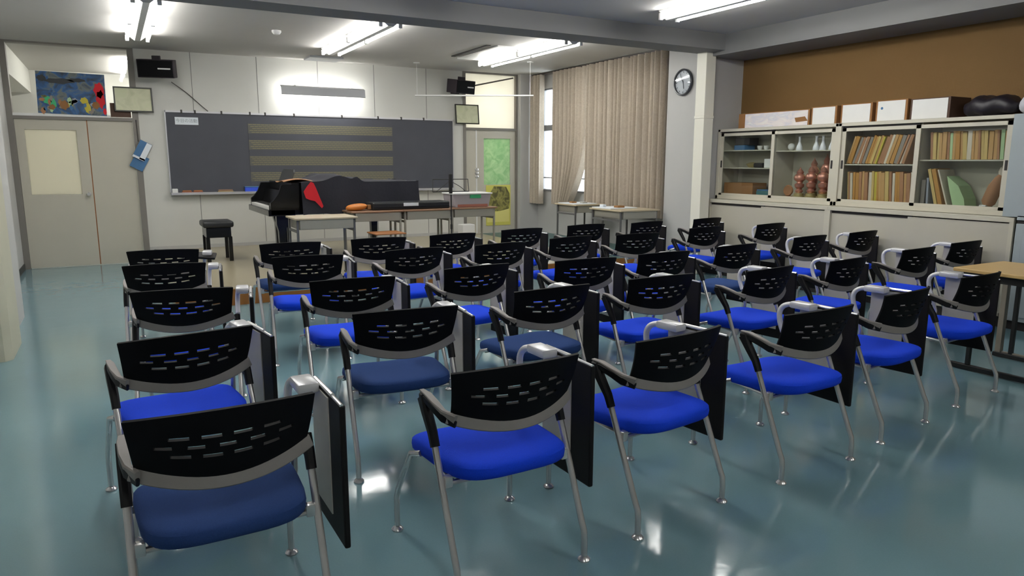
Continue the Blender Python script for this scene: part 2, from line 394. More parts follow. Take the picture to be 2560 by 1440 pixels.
# window wall with one opening
w = MB(); y0, y1, z0, z1 = 7.95, 11.38, .93, 2.74
w.box(XW, XW + .15, 7.0, y0, 0, ZC).box(XW, XW + .15, y1, D + .15, 0, ZC).box(XW, XW + .15, y0, y1, 0, z0).box(XW, XW + .15, y0, y1, z1, ZC)
struct('wall_window', w, M['wall_grey'])
win = tag(bpy.data.objects.new('window_1', None), None, None, None, 'structure'); C.objects.link(win); ORIG[win] = Vector((0, 0, 0))
f = MB(); x0, x1 = XW + .02, XW + .09
f.box(x0, x1, y1 - .03, y1, z0, z1).box(x0, x1, y0, y0 + .03, z0, z1).box(x0, x1, y0, y1, z1 - .03, z1).box(x0 - .04, x1, y0, y1, z0, z0 + .03)
f.box(x0, x1, y0, y1, 2.0, 2.10).box(x0, x1, y0, y1, 1.155, 1.175)
for y in (10.86, 9.9, 8.9): f.box(x0, x1, y - .03, y + .03, z0, z1)
part('window_frame', f, M['winframe'], win)
part('glass_pane', MB().box(x0 + .03, x0 + .036, y0, y1, z0, z1), M['clear'], win)
# pillars, beams
struct('trim_2', MB().box(6.75, XC + .05, 6.97, 7.74, 0, ZC), M['wall_grey'], 'grey wall pillar carrying the clock')
struct('trim_3', MB().box(XL, 6.75, 6.67, 7.05, 2.80, ZC), M['beam'], 'ceiling beam across the room')
struct('trim_4', MB().box(6.70, XC, YB, 6.97, 2.755, ZC), M['beam'], 'ceiling beam above the cabinet wall')
struct('trim_5', MB().prism([(XL, 6.2), (-.79, 6.2), (-.745, 6.25), (-.745, 6.80), (-.79, 6.86), (XL, 6.86)], 0, ZC), M['pillar'], 'cream pillar by the door side')
struct('trim_6', MB().box(XL, -.825, 7.35, 7.97, 0, ZC), M['wall_grey'])
struct('trim_7', MB().box(6.54, XW, D - .12, D, 0, ZC), M['wall_grey'])
struct('baseboard_left', MB().box(XL, XL + .012, 7.97, D, 0, .08), M['base'])
struct('baseboard_front', MB().box(.40, 5.45, D - .012, D, SZ, SZ + .05), M['wall_grey'])
c = MB().box(6.6, 6.76, 6.87, 7.04, 0, ZC, .006).box(6.592, 6.76, 6.862, 7.04, 1.995, 2.03, .004)
one('pipe_casing', c, M['casing'], 'cream square pipe casing from floor to ceiling beside the wall clock', 'pipe casing', (6.68, 6.95, 0))

# stage
st = MB().box(.45, 5.75, SY, D, 0, SZ, .004)
struct('floor_stage', st, M['stage'], 'low stage in front of the blackboard')
struct('floor_stage_side', MB().box(5.75, XW, SY, D, 0, SZ - .002), M['stage_teal'], 'teal end of the low stage by the window')
struct('trim_8', MB().box(.45, XW, SY - .014, SY, 0, SZ - .004), M['nosing'], 'brown front board of the stage')

# corridor behind the front wall, seen through the transoms
struct('floor_corridor', MB().box(-3, 7.05, D + .15, 15.4, -.1, 0), M['wall'])
struct('ceiling_corridor', MB().box(-3, 7.05, D + .15, 15.4, ZC + .02, ZC + .12), M['ceiling'])
struct('wall_corridor', MB().box(-3, 8, 15.3, 15.4, 0, ZC + .1).box(-3, -2.9, D, 15.4, 0, ZC + .1).box(6.97, 7.05, D + .15, 15.4, 0, ZC + .1).box(-3, XL - .15, D + .14, D + .2, 0, ZC + .1), M['wall'])
struct('trim_9', MB().box(-1.55, -1.1, D + .16, 15.3, 2.62, ZC + .02), M['wall'])
for x, lab in ((.47, 'bright corridor lamp seen through the transom above the double door'), (6.0, 'corridor lamp behind the transom beside the window')):
    t = thing('corridor_lamp', lab, 'ceiling lamp', (x, 13.8, ZC))
    ya, yb = (12.7, 15) if x < 2 else (12.0, 14)
    part('lamp_body', MB().prism([(x - .06, ZC + .02), (x + .06, ZC + .02), (x + .1, ZC - .06), (x - .1, ZC - .06)], ya, yb, 'y'), M['lampbody'], t)
    for dx in (-.13, .13): part('tube', MB().tube([(x + dx, ya, ZC - .04), (x + dx, yb, ZC - .04)], .02, 8), M['halltube'], t)

# ------------------------------------------------------------------ doors
def door_root(n):
    o = tag(bpy.data.objects.new(n, None), None, None, None, 'structure'); C.objects.link(o); ORIG[o] = Vector((0, 0, 0)); return o
d1 = door_root('door_1'); d1['label'] = 'beige double door with frosted window and transom'
fr = MB()
fr.box(XL, -1.06, D - .02, D + .12, 0, ZC).box(.33, .405, D - .02, D + .12, 0, ZC).box(-1.06, .33, D - .02, D + .12, 2.00, 2.045).box(-1.06, .33, D - .02, D + .12, 2.965, ZC)
part('door_frame', fr, M['dframe'], d1)
lf = MB(); yd0, yd1 = D + .01, D + .05
lf.box(-1.055, -.955, yd0, yd1, .01, 2.0).box(-.365, -.238, yd0, yd1, .01, 2.0).box(-.955, -.365, yd0, yd1, .01, 1.0).box(-.955, -.365, yd0, yd1, 1.865, 2.0)
part('door_leaf', lf, M['dleaf'], d1)
part('door_leaf', MB().box(-.225, .326, yd0, yd1, .01, 2.0), M['dleaf'], d1)
part('seam', MB().box(-.238, -.225, yd0 + .006, yd1, .01, 2.0), M['chairwood'], d1, label='rusty brown gap between the leaves')
part('glass_pane', MB().box(-.955, -.365, D + .025, D + .033, 1.0, 1.865), M['frost'], d1, label='frosted cream glass')
part('transom_pane', MB().box(-1.06, .33, D + .04, D + .046, 2.045, 2.965), M['clear'], d1, label='clear glass')
part('transom_bead', MB().box(-1.06, .06, D - .024, D - .018, 2.04, 2.075), M['white'], d1)
part('door_handle', MB().lathe([(.028, 0), (.03, .01), (.012, .015), (.012, .045), (.028, .05), (.034, .065), (.02, .085)], mx=Matrix.Translation((-.29, yd0, 1.0)) @ Matrix.Rotation(PI / 2, 4, 'X')), M['silver'], d1, True)

d2 = door_root('door_2'); d2['label'] = 'beige door with green glass beside the window wall'
fr = MB()
fr.box(5.45, 5.50, D - .02, D + .12, SZ, ZC).box(6.50, 6.545, D - .02, D + .12, SZ, ZC).box(5.50, 6.50, D - .02, D + .12, 2.0, 2.04).box(5.5, 6.5, D - .02, D + .12, 2.965, ZC)
part('door_frame', fr, M['dframe'], d2)
part('door_leaf', MB().box(5.50, 5.70, yd0, yd1, SZ, 2.0), M['dleaf'], d2)
part('door_leaf', MB().box(5.725, 5.86, yd0, yd1, SZ, 2.0).box(6.40, 6.50, yd0, yd1, SZ, 2.0).box(5.86, 6.40, yd0, yd1, SZ, 1.04).box(5.86, 6.40, yd0, yd1, 1.86, 2.0), M['dleaf'], d2)
part('seam', MB().box(5.70, 5.725, yd0 - .004, yd1, SZ, 2.0), M['white'], d2, label='pale strip between the leaves')
part('glass_pane', MB().box(5.86, 6.40, D + .02, D + .028, 1.04, 1.86), M['greeng'], d2, label='green patterned glass')
part('transom_pane', MB().box(5.5, 6.5, D + .04, D + .05, 2.04, 2.965), M['frostw'], d2, label='bright frosted glass')
lk = MB()
for z in (1.19, 1.25, 1.31): lk.lathe([(.03, 0), (.034, .01), (.03, .03), (.012, .035)], mx=Matrix.Translation((5.71, yd0, z)) @ Matrix.Rotation(PI / 2, 4, 'X'))
part('door_lock', lk, M['silver'], d2, True)

# ------------------------------------------------------------------ tablet arm chairs
def make_chair():
    t = thing('tablet_arm_chair', 'black slotted-back chair', 'chair', (0, 0, 0), 'tablet-arm chairs in rows facing the blackboard')
    # backrest
    def fb(u, v):
        a = 2 * u - 1; k = 1 - a * a
        hw = .226 + .021 * v
        zb = .628 - .042 * k; zt = .779 + .014 * k
        y = .046 * (1 - v) - .062 * k - .006 * math.sin(PI * v)
        return Vector((hw * a, y, zb + (zt - zb) * v))
    NU, NV = 66, 21
    rows = [(8, 2), (10, 1.5), (12, 2)]
    def hole(u, v):
        j = int(v * NV); i = int(u * NU)
        if j == 13: cs = [16, 27, 38, 49]      # upper row, four slots
        elif j == 10: cs = [10.5, 21.5, 32.5, 43.5, 54.5]
        elif j == 7: cs = [16, 27, 38, 49]
        else: return False
        return any(abs(u * NU - c - .5) <= 3.0 for c in cs)
    part('backrest', MB().grid(fb, NU, NV, .012, hole), M['bblack'], t, True)
    # grey band under the back
    P = []; S = []; U = []
    for i in range(21):
        a = -1 + 2 * i / 20; k = 1 - a * a
        P.append((.243 * a, .050 - .066 * k - .008, .614 - .044 * k)); S.append((.014, .042)); U.append((0, .15, 1))
    part('back_band', MB().sweep(P, S, U), M['bgrey'], t, True)
    # armrest on the left: grey pad over a black arm
    ap = [(-.226, .012, .607), (-.248, .06, .622), (-.254, .11, .640), (-.256, .17, .654), (-.256, .222, .655)]
    arm = part('armrest', MB().sweep([(x, y, z - .012) for x, y, z in ap], [(.010, .024), (.022, .036), (.028, .034), (.028, .032), (.022, .022)], [(0, 0, 1)] * 5), M['sblack'], t, True)
    part('arm_pad', MB().sweep([(x, y, z + .006) for x, y, z in ap], [(.015, .030), (.022, .018), (.028, .010), (.028, .008), (.018, .006)], [(0, 0, 1)] * 5), M['bgrey'], arm, True)
    # sleeves
    for sx, top in ((-1, (.205, .642)), (1, (.165, .585))):
        x = .2585 * sx
        part('leg_sleeve', MB().sweep([(x, top[0], top[1]), (x, top[0] - .03, top[1] - .045), (x, .128, .535), (x, .108, .49)], [(.03, .052), (.032, .042), (.031, .033), (.03, .03)], [(0, 1, .3)] * 4), M['sblack'], t, True)
    # legs
    def foot(leg, x, y):
        part('foot_glide', MB().lathe([(.023, 0), (.024, .006), (.018, .013), (.008, .018), (.008, .03)], (x, y, 0), 14), M['chrome'], leg, True)
    for sx in (-1, 1):
        x = .2585 * sx
        pts = [(x, .115, .505), (x, .02, .28), (x, -.035, .15), (x, -.052, .115), (x, -.056, .08), (x, -.056, .02)]
        l = part('leg', MB().tube(pts, .0125, 10), M['chrome'], t, True); foot(l, x, -.056)
        if sx < 0: pts = [(x * .93, .28, .40), (x, .33, .385), (x, .40, .29), (x, .475, .185), (x, .495, .14), (x, .496, .09), (x, .496, .02)]
        else: pts = [(x, .385, .56), (x, .355, .46), (x, .36, .39), (x, .41, .285), (x, .475, .185), (x, .495, .14), (x, .496, .09), (x, .496, .02)]
        l = part('leg', MB().tube(pts, .0115, 10), M['chrome'], t, True); foot(l, x, .496)
    # seat
    def fs(v):
        yy = (v.y - .205) / .235
        z = v.z + .012 * max(0, -yy) ** 2 - .028 * max(0, yy) ** 3 - (.010 * math.exp(-(v.x / .16) ** 2) if v.z > .42 else 0)
        return Vector((v.x * (1 + .05 * yy), v.y, z))
    part('seat', MB().blob((0, .205, .414), (.240, .262, .042), 4.0, 40, 16, fs), M['blue'], t, True)
    part('seat_pan', MB().box(-.19, .19, .08, .39, .372, .39, .008), M['seatpan'], t)
    fr = MB().tube([(-.2585, .06, .372), (.2585, .06, .372)], .010, 8).tube([(-.25, .30, .388), (.25, .30, .388)], .010, 8)
    for sx in (-1, 1): fr.tube([(.215 * sx, .06, .372), (.215 * sx, .32, .385)], .008, 8).box(.236 * sx - .014, .236 * sx + .014, .045, .075, .36, .40, .004)
    part('seat_frame', fr, M['chrome'], t, True)
    # tablet arm on the right
    part('arm_tube', MB().tube([(.2585, .385, .555), (.259, .41, .61), (.262, .418, .66), (.268, .405, .692), (.276, .375, .708), (.285, .335, .711)], .0140, 10, smooth=3), M['hingewhite'], t, True)
    part('hinge', MB().box(.256, .328, .235, .36, .694, .730, .010), M['hingewhite'], t, True, label='bright hinge block')
    tb = part('tablet', MB().box(.331, .351, .02, .345, .235, .712, .006), M['tablet'], t, label='black writing tablet folded down')
    part('tablet_plate', MB().box(.327, .332, .145, .343, .30, .702, .001), M['plate'], tb, label='grey support plate')
    part('tablet_edge', MB().tube([(.338, .335, .716), (.338, .12, .716)], .008, 8).tube([(.338, .12, .713), (.338, .022, .711)], .006, 8), M['silver'], tb, True)
    return t

CH = dict(
    A1=(.30, 6.02, -9), A2=(.26, 5.19, -7), A3=(.28, 4.10, -9), A4=(.213, 3.02, 8.5), A5=(.22, 2.05, .5),
    B1=(1.26, 6.06, -1), B2=(1.19, 5.16, -7), B3=(1.18, 4.02, -4), B4=(1.14, 3.05, -5), B5=(1.15, 2.03, 1),
    C1=(2.03, 6.08, -3), C2=(2.02, 5.19, 4), C3=(2.04, 4.13, 6), C4=(2.04, 3.21, 3), C5=(1.93, 2.09, 7),
    D1=(2.76, 6.10, 6), D2=(2.79, 5.2, 4), D3=(2.86, 4.07, -4), D4=(2.82, 3.23, 0), D5=(2.82, 2.13, 2),
    E1=(3.59, 6.24, 4), E2=(3.59, 5.35, 7), E3=(3.59, 4.09, 0), E4=(3.66, 3.15, 7), E5=(3.65, 2.23, 8),
    F1=(4.45, 6.34, 2), F2=(4.31, 5.29, -2), F3=(4.44, 4.18, 5), F4=(4.51, 3.2, 8), F5=(4.58, 2.35, 5),
    G1=(5.26, 6.30, 6), G2=(5.38, 5.50, 5), G3=(5.58, 4.37, 5), G4=(5.55, 3.33, 5),
    H1=(6.25, 6.37, 6), H2=(6.33, 5.48, 6), H3=(6.42, 4.42, 6), H4=(6.38, 3.42, 3))
NAVY = {'A5', 'B4', 'C4', 'F3', 'B1', 'G1'}
ROWN = {1: 'front row', 2: 'second row', 3: 'middle row', 4: 'fourth row', 5: 'rearmost row'}
ORD = ['first', 'second', 'third', 'fourth', 'fifth', 'sixth', 'seventh', 'eighth']
proto = make_chair(); first = True
def chair_row(k):
    r, c = int(k[1]), ord(k[0]) - 65
    if c >= 6: r = int(k[1])
    return r, c
for k, (x, y, a) in CH.items():
    o = proto if first else dup(proto); first = False
    o.location = (x, y, 0); o.rotation_euler = (0, 0, math.radians(a))
    r, c = chair_row(k); navy = k in NAVY
    o['label'] = 'black slotted-back chair with %s seat, %s, %s from the door side' % ('faded navy' if navy else 'bright blue', ROWN[r], ORD[c])
    ORIG[o] = Vector((0, 0, 0))
    CH[k] = o
for k in NAVY:
    for ch in CH[k].children:
        if ch.name.split('.')[0] == 'seat':
            ch.data = ch.data.copy(); ch.data.materials[0] = M['navy']
# the front chair of the first column has its tablet swung up level
for ch in CH['A1'].children:
    if ch.name.split('.')[0] == 'tablet':
        ch.matrix_local = Matrix.Translation((-.13, .16, .72)) @ Matrix.Rotation(math.radians(-84), 4, 'Y') @ Matrix.Translation((-.335, 0, -.72))
        ch['label'] = 'black writing tablet swung up'

# ------------------------------------------------------------------ ceiling lamps
def lamp(x, ya, yb, label):
    t = thing('ceiling_lamp', label, 'ceiling lamp', (x, (ya + yb) / 2, ZC), 'fluorescent ceiling lamps')
    part('lamp_body', MB().prism([(x - .13, ZC), (x + .13, ZC), (x + .13, ZC - .012), (x + .03, ZC - .09), (x - .03, ZC - .09), (x - .13, ZC - .012)], ya, yb, 'y'), M['lampbody'], t)
    for dx in (-.112, .112):
        part('tube', MB().tube([(x + dx, ya + .03, ZC - .075), (x + dx, yb - .03, ZC - .075)], .019, 10), M['tube'], t, True)
    e = MB()
    for dx in (-.112, .112):
        for y in (ya + .015, yb - .015): e.box(x + dx - .02, x + dx + .02, y - .014, y + .014, ZC - .1, ZC - .03, .004)
    part('socket', e, M['lampbody'], t)
names = {.42: 'above the door side', 2.8: 'in the middle', 5.2: 'on the window side'}
for x in (.42, 2.8, 5.2):
    lamp(x, 8.97, 10.19, 'twin-tube white ceiling lamp %s, nearest the blackboard' % names[x])
    lamp(x, 7.74, 8.96, 'twin-tube white ceiling lamp %s, just behind the ceiling beam' % names[x])
    lamp(x, 4.78, 6.0, 'twin-tube white ceiling lamp %s, just before the ceiling beam' % names[x])
    lamp(x, -.63, .59, 'twin-tube white ceiling lamp %s, added unseen behind the rearmost chairs' % names[x])  # unseen row, added to brighten the near chairs and floor
    lamp(x, 3.55, 4.77, 'twin-tube white ceiling lamp %s, second lamp before the beam' % names[x])
one('smoke_detector', MB().lathe([(.055, 0), (.055, -.02), (.035, -.045), (.012, -.05)], (1.87, 9.15, ZC), 18), M['lampbody'], 'small round white smoke detector on the ceiling', 'smoke detector', (1.87, 9.15, ZC), smooth=True)
one('ceiling_plate', MB().box(2.70, 3.2, 10.95, 11.35, ZC - .03, ZC, .004), M['reflector'], 'flat grey plate on the ceiling above the blackboard lamp', 'ceiling plate', (2.95, 11.15, ZC))
t = thing('ceiling_air_unit', 'pale ceiling air unit with a dark slot beside the window-side lamp', 'air unit', (4.8, 9.4, ZC))
part('panel', MB().box(4.68, 5.02, 8.8, 10.1, ZC - .02, ZC, .004), M['lampbody'], t)
part('slot', MB().box(4.54, 4.60, 8.85, 10.0, ZC - .012, ZC), M['dark'], t)
t = thing('hanging_rail', 'thin white rail hanging on rods from the ceiling beside the window', 'rail', (5.1, 10.3, ZC))
ra = MB(); A = Vector((4.33, 10.95, 2.485)); B = Vector((5.93, 9.95, 2.478))
ra.tube([A, B], .012, 8)
part('rail_bar', ra, M['white'], t, True)
for p, q in (((4.36, 10.93, 2.485), (4.36, 10.93, ZC)), ((5.885, 9.98, 2.478), (5.885, 9.98, ZC))): part('rod', MB().tube([p, q], .0035, 6).lathe([(.05, 0), (.05, -.01)], (q[0], q[1], ZC), 14), M['white'], t, True)

# ------------------------------------------------------------------ blackboard
bb = thing('blackboard', 'long dark chalkboard with printed music staves on the front wall', 'blackboard', (3.0, D, 1.0))
part('board_panel', MB().box(.75, 5.235, D - .03, D, 1.0, 2.14), M['board'], bb)
part('frame', MB().box(.74, 5.25, D - .04, D, 2.14, 2.165).box(.735, .75, D - .04, D, 1.0, 2.165).box(5.235, 5.25, D - .04, D, 1.0, 2.165), M['alu'], bb)
part('chalk_tray', MB().box(.74, 5.25, D - .11, D - .02, .965, .985).box(.74, 5.25, D - .115, D - .105, .965, 1.0), M['alu'], bb)
part('staff_panel', MB().box(1.86, 4.14, D - .032, D - .03, 1.01, 2.03), M['board'], bb)
sp = MB()
for zt in (1.995, 1.755, 1.515, 1.275):
    sp.box(1.86, 4.14, D - .0335, D - .032, zt - .13, zt + .015)
    for i in range(5):
        sl = MB(); z = zt - i * .028; x = 1.87 + .013 * ((i * 2) % 5)
        while x < 4.13: sl.box(x, min(x + .052, 4.13), D - .035, D - .0335, z - .0022, z + .0022); x += .06
        part('staff_line', sl, M['staffline'], bb, label='dashed pale yellow stave line')
part('staff_band', sp, M['bstaff'], bb, label='faintly paler band behind each stave')
cl = MB()
for x in (.96, 1.14, 1.5, 1.9, 2.12, 2.55, 3.3, 3.9, 4.3, 4.7): cl.box(x - .012, x + .012, D - .048, D - .02, 2.13, 2.18, .003)
part('clip', cl, M['base'], bb)
sg = thing('title_strip', 'white paper strip with grey characters at the top corner of the blackboard', 'sign', (1.02, D - .035, 2.02))
part('paper', MB().box(.866, 1.176, D - .036, D - .0335, 1.97, 2.076), M['paper'], sg)
cu = bpy.data.curves.new('lettering', 'FONT'); cu.body = '今日の活動'; cu.size = .058; cu.align_x = 'CENTER'; cu.align_y = 'CENTER'; cu.extrude = .0004
cu.materials.append(M['ink'])
tmp = bpy.data.objects.new('tmp', cu); C.objects.link(tmp); bpy.context.view_layer.update()
tme = bpy.data.meshes.new_from_object(tmp.evaluated_get(bpy.context.evaluated_depsgraph_get()))
bpy.data.objects.remove(tmp); tx = bpy.data.objects.new('lettering', tme); C.objects.link(tx)
tx.parent = sg; tx.location = (0, -.003, .003); tx.rotation_euler = (PI / 2, 0, 0)
def tray(name, mb, m, label, cat, loc, group=None): return one(name, mb, m, label, cat, loc, group)
tz = .986
tray('chalk_box', MB().box(.755, .83, D - .1, D - .05, tz, tz + .07, .008), M['white'], 'small white box at the door end of the chalk tray', 'box', (.79, D - .07, tz))
for x, lb in ((.95, 'pink chalk eraser on the tray next to the small white box'), (1.10, 'pink chalk eraser on the tray, second from the small white box')):
    t = thing('chalk_eraser', lb, 'eraser', (x, D - .07, tz), 'erasers on the chalk tray')
    part('felt', MB().box(x - .068, x + .068, D - .1, D - .05, tz, tz + .025, .004), M['rubber'], t); part('handle', MB().box(x - .06, x + .06, D - .095, D - .055, tz + .025, tz + .045, .006), M['chairwood'], t)
t = thing('chalk_eraser', 'wide tan chalk eraser between the pink erasers and the blue box', 'eraser', (1.48, D - .07, tz), 'erasers on the chalk tray')
part('felt', MB().box(1.37, 1.59, D - .1, D - .05, tz, tz + .028, .004), M['tan'], t); part('handle', MB().box(1.38, 1.58, D - .095, D - .055, tz + .028, tz + .048, .006), M['deskbrown'], t)
t = thing('blue_box', 'bright blue box on the chalk tray beside the piano', 'box', (1.87, D - .07, tz))
part('body', MB().box(1.755, 1.99, D - .105, D - .045, tz, tz + .075, .006), M['bluebox'], t); part('lid', MB().box(1.75, 1.995, D - .108, D - .042, tz + .075, tz + .09, .004), M['bluebook'], t)
tray('blue_cloth', MB().box(4.28, 4.5, D - .1, D - .05, tz, tz + .045, .01), M['bluebook'], 'dull blue duster lying on the chalk tray near the music stand', 'duster', (4.38, D - .07, tz))
# lamp over the blackboard
t = thing('board_lamp', 'long lamp on wall arms lighting the blackboard from above', 'lamp', (2.97, D - .3, 2.5))
part('shade', MB().prism([(D - .285, 2.445), (D - .277, 2.44), (D - .265, 2.55), (D - .205, 2.575), (D - .205, 2.582), (D - .273, 2.558)], 2.33, 3.62, 'x'), M['reflector'], t)
part('tube', MB().tube([(2.36, D - .22, 2.475), (3.59, D - .22, 2.475)], .018, 10), M['boardtube'], t, True)
for x in (2.55, 3.4): part('bracket', MB().box(x - .012, x + .012, D - .23, D, 2.576, 2.592), M['lampbody'], t)

# wall speakers
def speaker(x, z, wd, hg, rot, label):
    t = thing('wall_speaker', label, 'speaker', (x, D, z), 'wall speakers beside the blackboard')
    R = Matrix.Translation((x, D - .25, z)) @ Matrix.Rotation(rot, 4, 'Z') @ Matrix.Rotation(math.radians(8), 4, 'X')
    b = part('cabinet', MB().box(-wd / 2, wd / 2, -.13, .12, -hg / 2, hg / 2, .008, R), M['speaker'], t)
    part('grille', MB().box(-wd / 2 + .012, wd / 2 - .012, -.138, -.13, -hg / 2 + .012, hg / 2 - .012, .003, R), M['bblack'], b)
    part('badge', MB().box(.03, wd / 2 - .04, -.141, -.137, -.008, .012, .001, R), M['silver'], b, label='bright badge strip')
    part('bracket', MB().box(-.05, .05, .1, .25, -.03, .03, .004, Matrix.Translation((x, D - .25, z))).box(-.08, .08, .24, .25, -.1, .1, 0, Matrix.Translation((x, D - .25, z))).box(-.05, .05, -.04, .04, hg / 2 - .01, hg / 2 + .05, .004, R), M['speaker'], t)
speaker(.68, 2.71, .46, .24, math.radians(-14), 'dark plum loudspeaker with bright strip on wall above the double door side')
speaker(5.30, 2.70, .42, .22, math.radians(16), 'dark plum loudspeaker with bright strip beside the window-side transom')
one('speaker_cable', MB().tube([(.86, D - .03, 2.56), (1.05, D - .012, 2.42), (1.22, D - .012, 2.26), (1.32, D - .02, 2.17)], .006, 6, smooth=4), M['cable'], 'thin dark cable slanting from speaker to the blackboard top', 'cable', (.86, D - .02, 2.17))
one('window_pole', MB().tube([(5.55, D - .06, 2.73), (6.42, D - .06, 2.92)], .012, 8), M['cable'], 'dark rod slanting across the bright transom beside the speaker', 'pole', (5.55, D - .06, 2.73))

# pictures and posters
def framed(x0, x1, z0, z1, y, label, tilt=0.0):
    t = thing('framed_certificate', label, 'certificate', ((x0 + x1) / 2, y, z0), 'framed certificates')
    R = Matrix.Translation(((x0 + x1) / 2, y, (z0 + z1) / 2)) @ Matrix.Rotation(math.radians(-6), 4, 'X')
    w, h = (x1 - x0) / 2, (z1 - z0) / 2
    part('frame', MB().box(-w, w, -.012, .012, h - .018, h, .003, R).box(-w, w, -.012, .012, -h, -h + .018, .003, R).box(-w, -w + .018, -.012, .012, -h, h, .003, R).box(w - .018, w, -.012, .012, -h, h, .003, R), M['blackframe'], t)
    part('sheet', MB().box(-w + .015, w - .015, -.003, .008, -h + .015, h - .015, 0, R), M['cert'], t)
    tl = MB()
    for i in range(5): tl.box(-w * .55, w * .55 - .03 * i, -.0045, -.003, h * (.5 - .22 * i) - .003, h * (.5 - .22 * i) + .003, 0, R)
    part('print', tl, M['cert'], t)
framed(.118, .60, 2.125, 2.465, D - .05, 'framed certificate on pale paper beside the colourful poster')
framed(5.285, 5.735, 2.095, 2.43, D - .05, 'framed certificate beside the blackboard corner under the speaker')
one('brown_board', MB().box(.065, .315, D - .035, D - .021, 2.05, 2.24), M['darkcard'], 'dark brown board tucked behind the framed certificate over the door', 'board', (.19, D - .03, 2.05))
t = thing('blue_poster', 'blue poster with colourful splashes on the transom over the double door', 'poster', (-.37, D - .03, 2.06))
part('sheet', MB().prism([(-.775, 2.078), (.02, 2.062), (.03, 2.61), (-.76, 2.62)], D - .032, D - .028, 'y'), M['posterb'], t)
def splash(nm, m, blobs, y):
    for cx, cz, rx, rz in blobs:
        b = MB().prism([(cx + rx * math.cos(2 * PI * i / 14) * (1 + .18 * math.sin(3 * i)), cz + rz * math.sin(2 * PI * i / 14) * (1 + .15 * math.cos(2.3 * i))) for i in range(14)], y, y + .001, 'y')
        part(nm, b, m, t)
yy = D - .0335
splash('red_patch', M['red'], [(-.05, 2.40, .06, .10), (-.04, 2.28, .05, .12), (-.0, 2.12, .02, .045)], yy)
splash('yellow_patch', FOLD[7], [(-.235, 2.255, .045, .045), (-.2, 2.16, .035, .07), (-.40, 2.2, .03, .05)], yy)
splash('green_patch', M['green'], [(-.66, 2.25, .05, .05), (-.60, 2.2, .04, .07)], yy)
splash('skin_patch', M['cardboard'], [(-.10, 2.20, .045, .05), (-.61, 2.16, .035, .035), (-.47, 2.19, .05, .06)], yy - .001)
splash('pale_patch', M['greycloth'], [(-.50, 2.50, .17, .035), (-.30, 2.52, .1, .025), (-.70, 2.53, .05, .04)], yy)
rp = random.Random(5)
for q in range(22):
    cx, cz = rp.uniform(-.72, -.12), rp.uniform(2.10, 2.30)
    splash('paint_patch', rp.choice([FOLD[6], FOLD[2], M['bluebook'], FOLD[3], M['postdark'], FOLD[8]]), [(cx, cz, rp.uniform(.012, .035), rp.uniform(.015, .045))], yy - .0005)
t = thing('yellow_poster', 'yellow poster with dark mottled print on the door by the window', 'poster', (6.15, D, .3))
part('sheet', MB().box(5.90, 6.405, D + .004, D + .008, .30, 1.03), M['postery'], t)
part('print', MB().prism([(5.96, .56), (6.36, .56), (6.39, .72), (6.38, .88), (6.31, 1.0), (6.06, 1.01), (5.99, .9), (5.94, .74)], D + .002, D + .004, 'y'), M['postdark'], t, label='dark olive mottled print')
part('panel', MB().prism([(5.92, .36), (6.38, .36), (6.38, .6), (6.14, .55), (5.92, .53)], D + .0, D + .002, 'y'), M['postpale'], t, label='pale yellow lower band')
t = thing('blue_booklet', 'blue and white booklet hanging tilted beside the double door frame', 'booklet', (.4, D - .03, 1.5))
R = Matrix.Translation((.41, D - .035, 1.60)) @ Matrix.Rotation(math.radians(28), 4, 'Y')
part('cover', MB().box(-.075, .085, -.015, .01, -.13, .13, .003, R), M['bluebook'], t)
part('page', MB().box(.015, .087, -.0175, -.015, -.125, .125, 0, R).box(-.074, .087, -.0175, -.015, -.13, -.10, 0, R), M['paper'], t)
R2 = Matrix.Translation((.37, D - .024, 1.44)) @ Matrix.Rotation(math.radians(30), 4, 'Y')
one('blue_leaflet', MB().box(-.09, .09, -.008, .008, -.11, .10, .002, R2), M['bluebook'], 'darker blue leaflet hanging below the blue and white booklet', 'leaflet', (.37, D - .02, 1.32))
one('cord', MB().tube([(.37, D - .02, 2.02), (.375, D - .02, 1.72)], .008, 6), M['cable'], 'short dark strap holding the booklet beside the door frame', 'strap', (.37, D - .02, 1.72))

# ------------------------------------------------------------------ curtains, clock
def curtain(ya, yb, za, label, n, pull=0.0, seed=0):
    rnd = random.Random(seed); ph = [rnd.uniform(-2.0, 2.0) for _ in range(n + 2)]
    am = [rnd.uniform(.5, 1.4) for _ in range(n + 2)]
    def f(u, v):
        k = u * n; i = int(k); fr = k - i
        a = am[i] * (1 - fr) + am[i + 1] * fr; p = ph[i] * (1 - fr) + ph[i + 1] * fr
        sn = math.sin(2 * PI * k + p * (1 - .3 * v)); x = 6.775 + .062 * a * math.copysign(abs(sn) ** .7, sn) + .01 * math.sin(4 * PI * k + p)
        y = ya + (yb - ya) * u
        if pull:
            d = max(0, 1 - u) ** 1.3
            y += pull * d * max(0, 1 - v * 1.9) ** 2 * (yb - ya); x -= .04 * d * max(0, 1 - v * 1.9)
        z = za + (2.96 - za) * v
        return Vector((x, y, z))
    return one('curtain', MB().grid(f, n * 16, 16), M['curtain'], label, 'curtain', (6.8, (ya + yb) / 2, za), 'beige pleated curtains at the window', True)
curtain(11.06, 11.42, .70, 'narrow beige curtain between the window gap and the front corner', 3, 0, 1)
curtain(9.70, 10.66, .72, 'beige curtain beside the window gap, swept aside at its bottom', 8, .45, 2)
curtain(7.76, 9.66, .66, 'wide beige curtain hanging beside the clock pillar', 16, 0, 3)
one('curtain_rail', MB().box(6.775, 6.83, 7.74, 11.42, 2.955, 2.985), M['rail'], 'dark curtain rail along the ceiling over the window', 'curtain rail', (6.8, 9.6, 2.955))
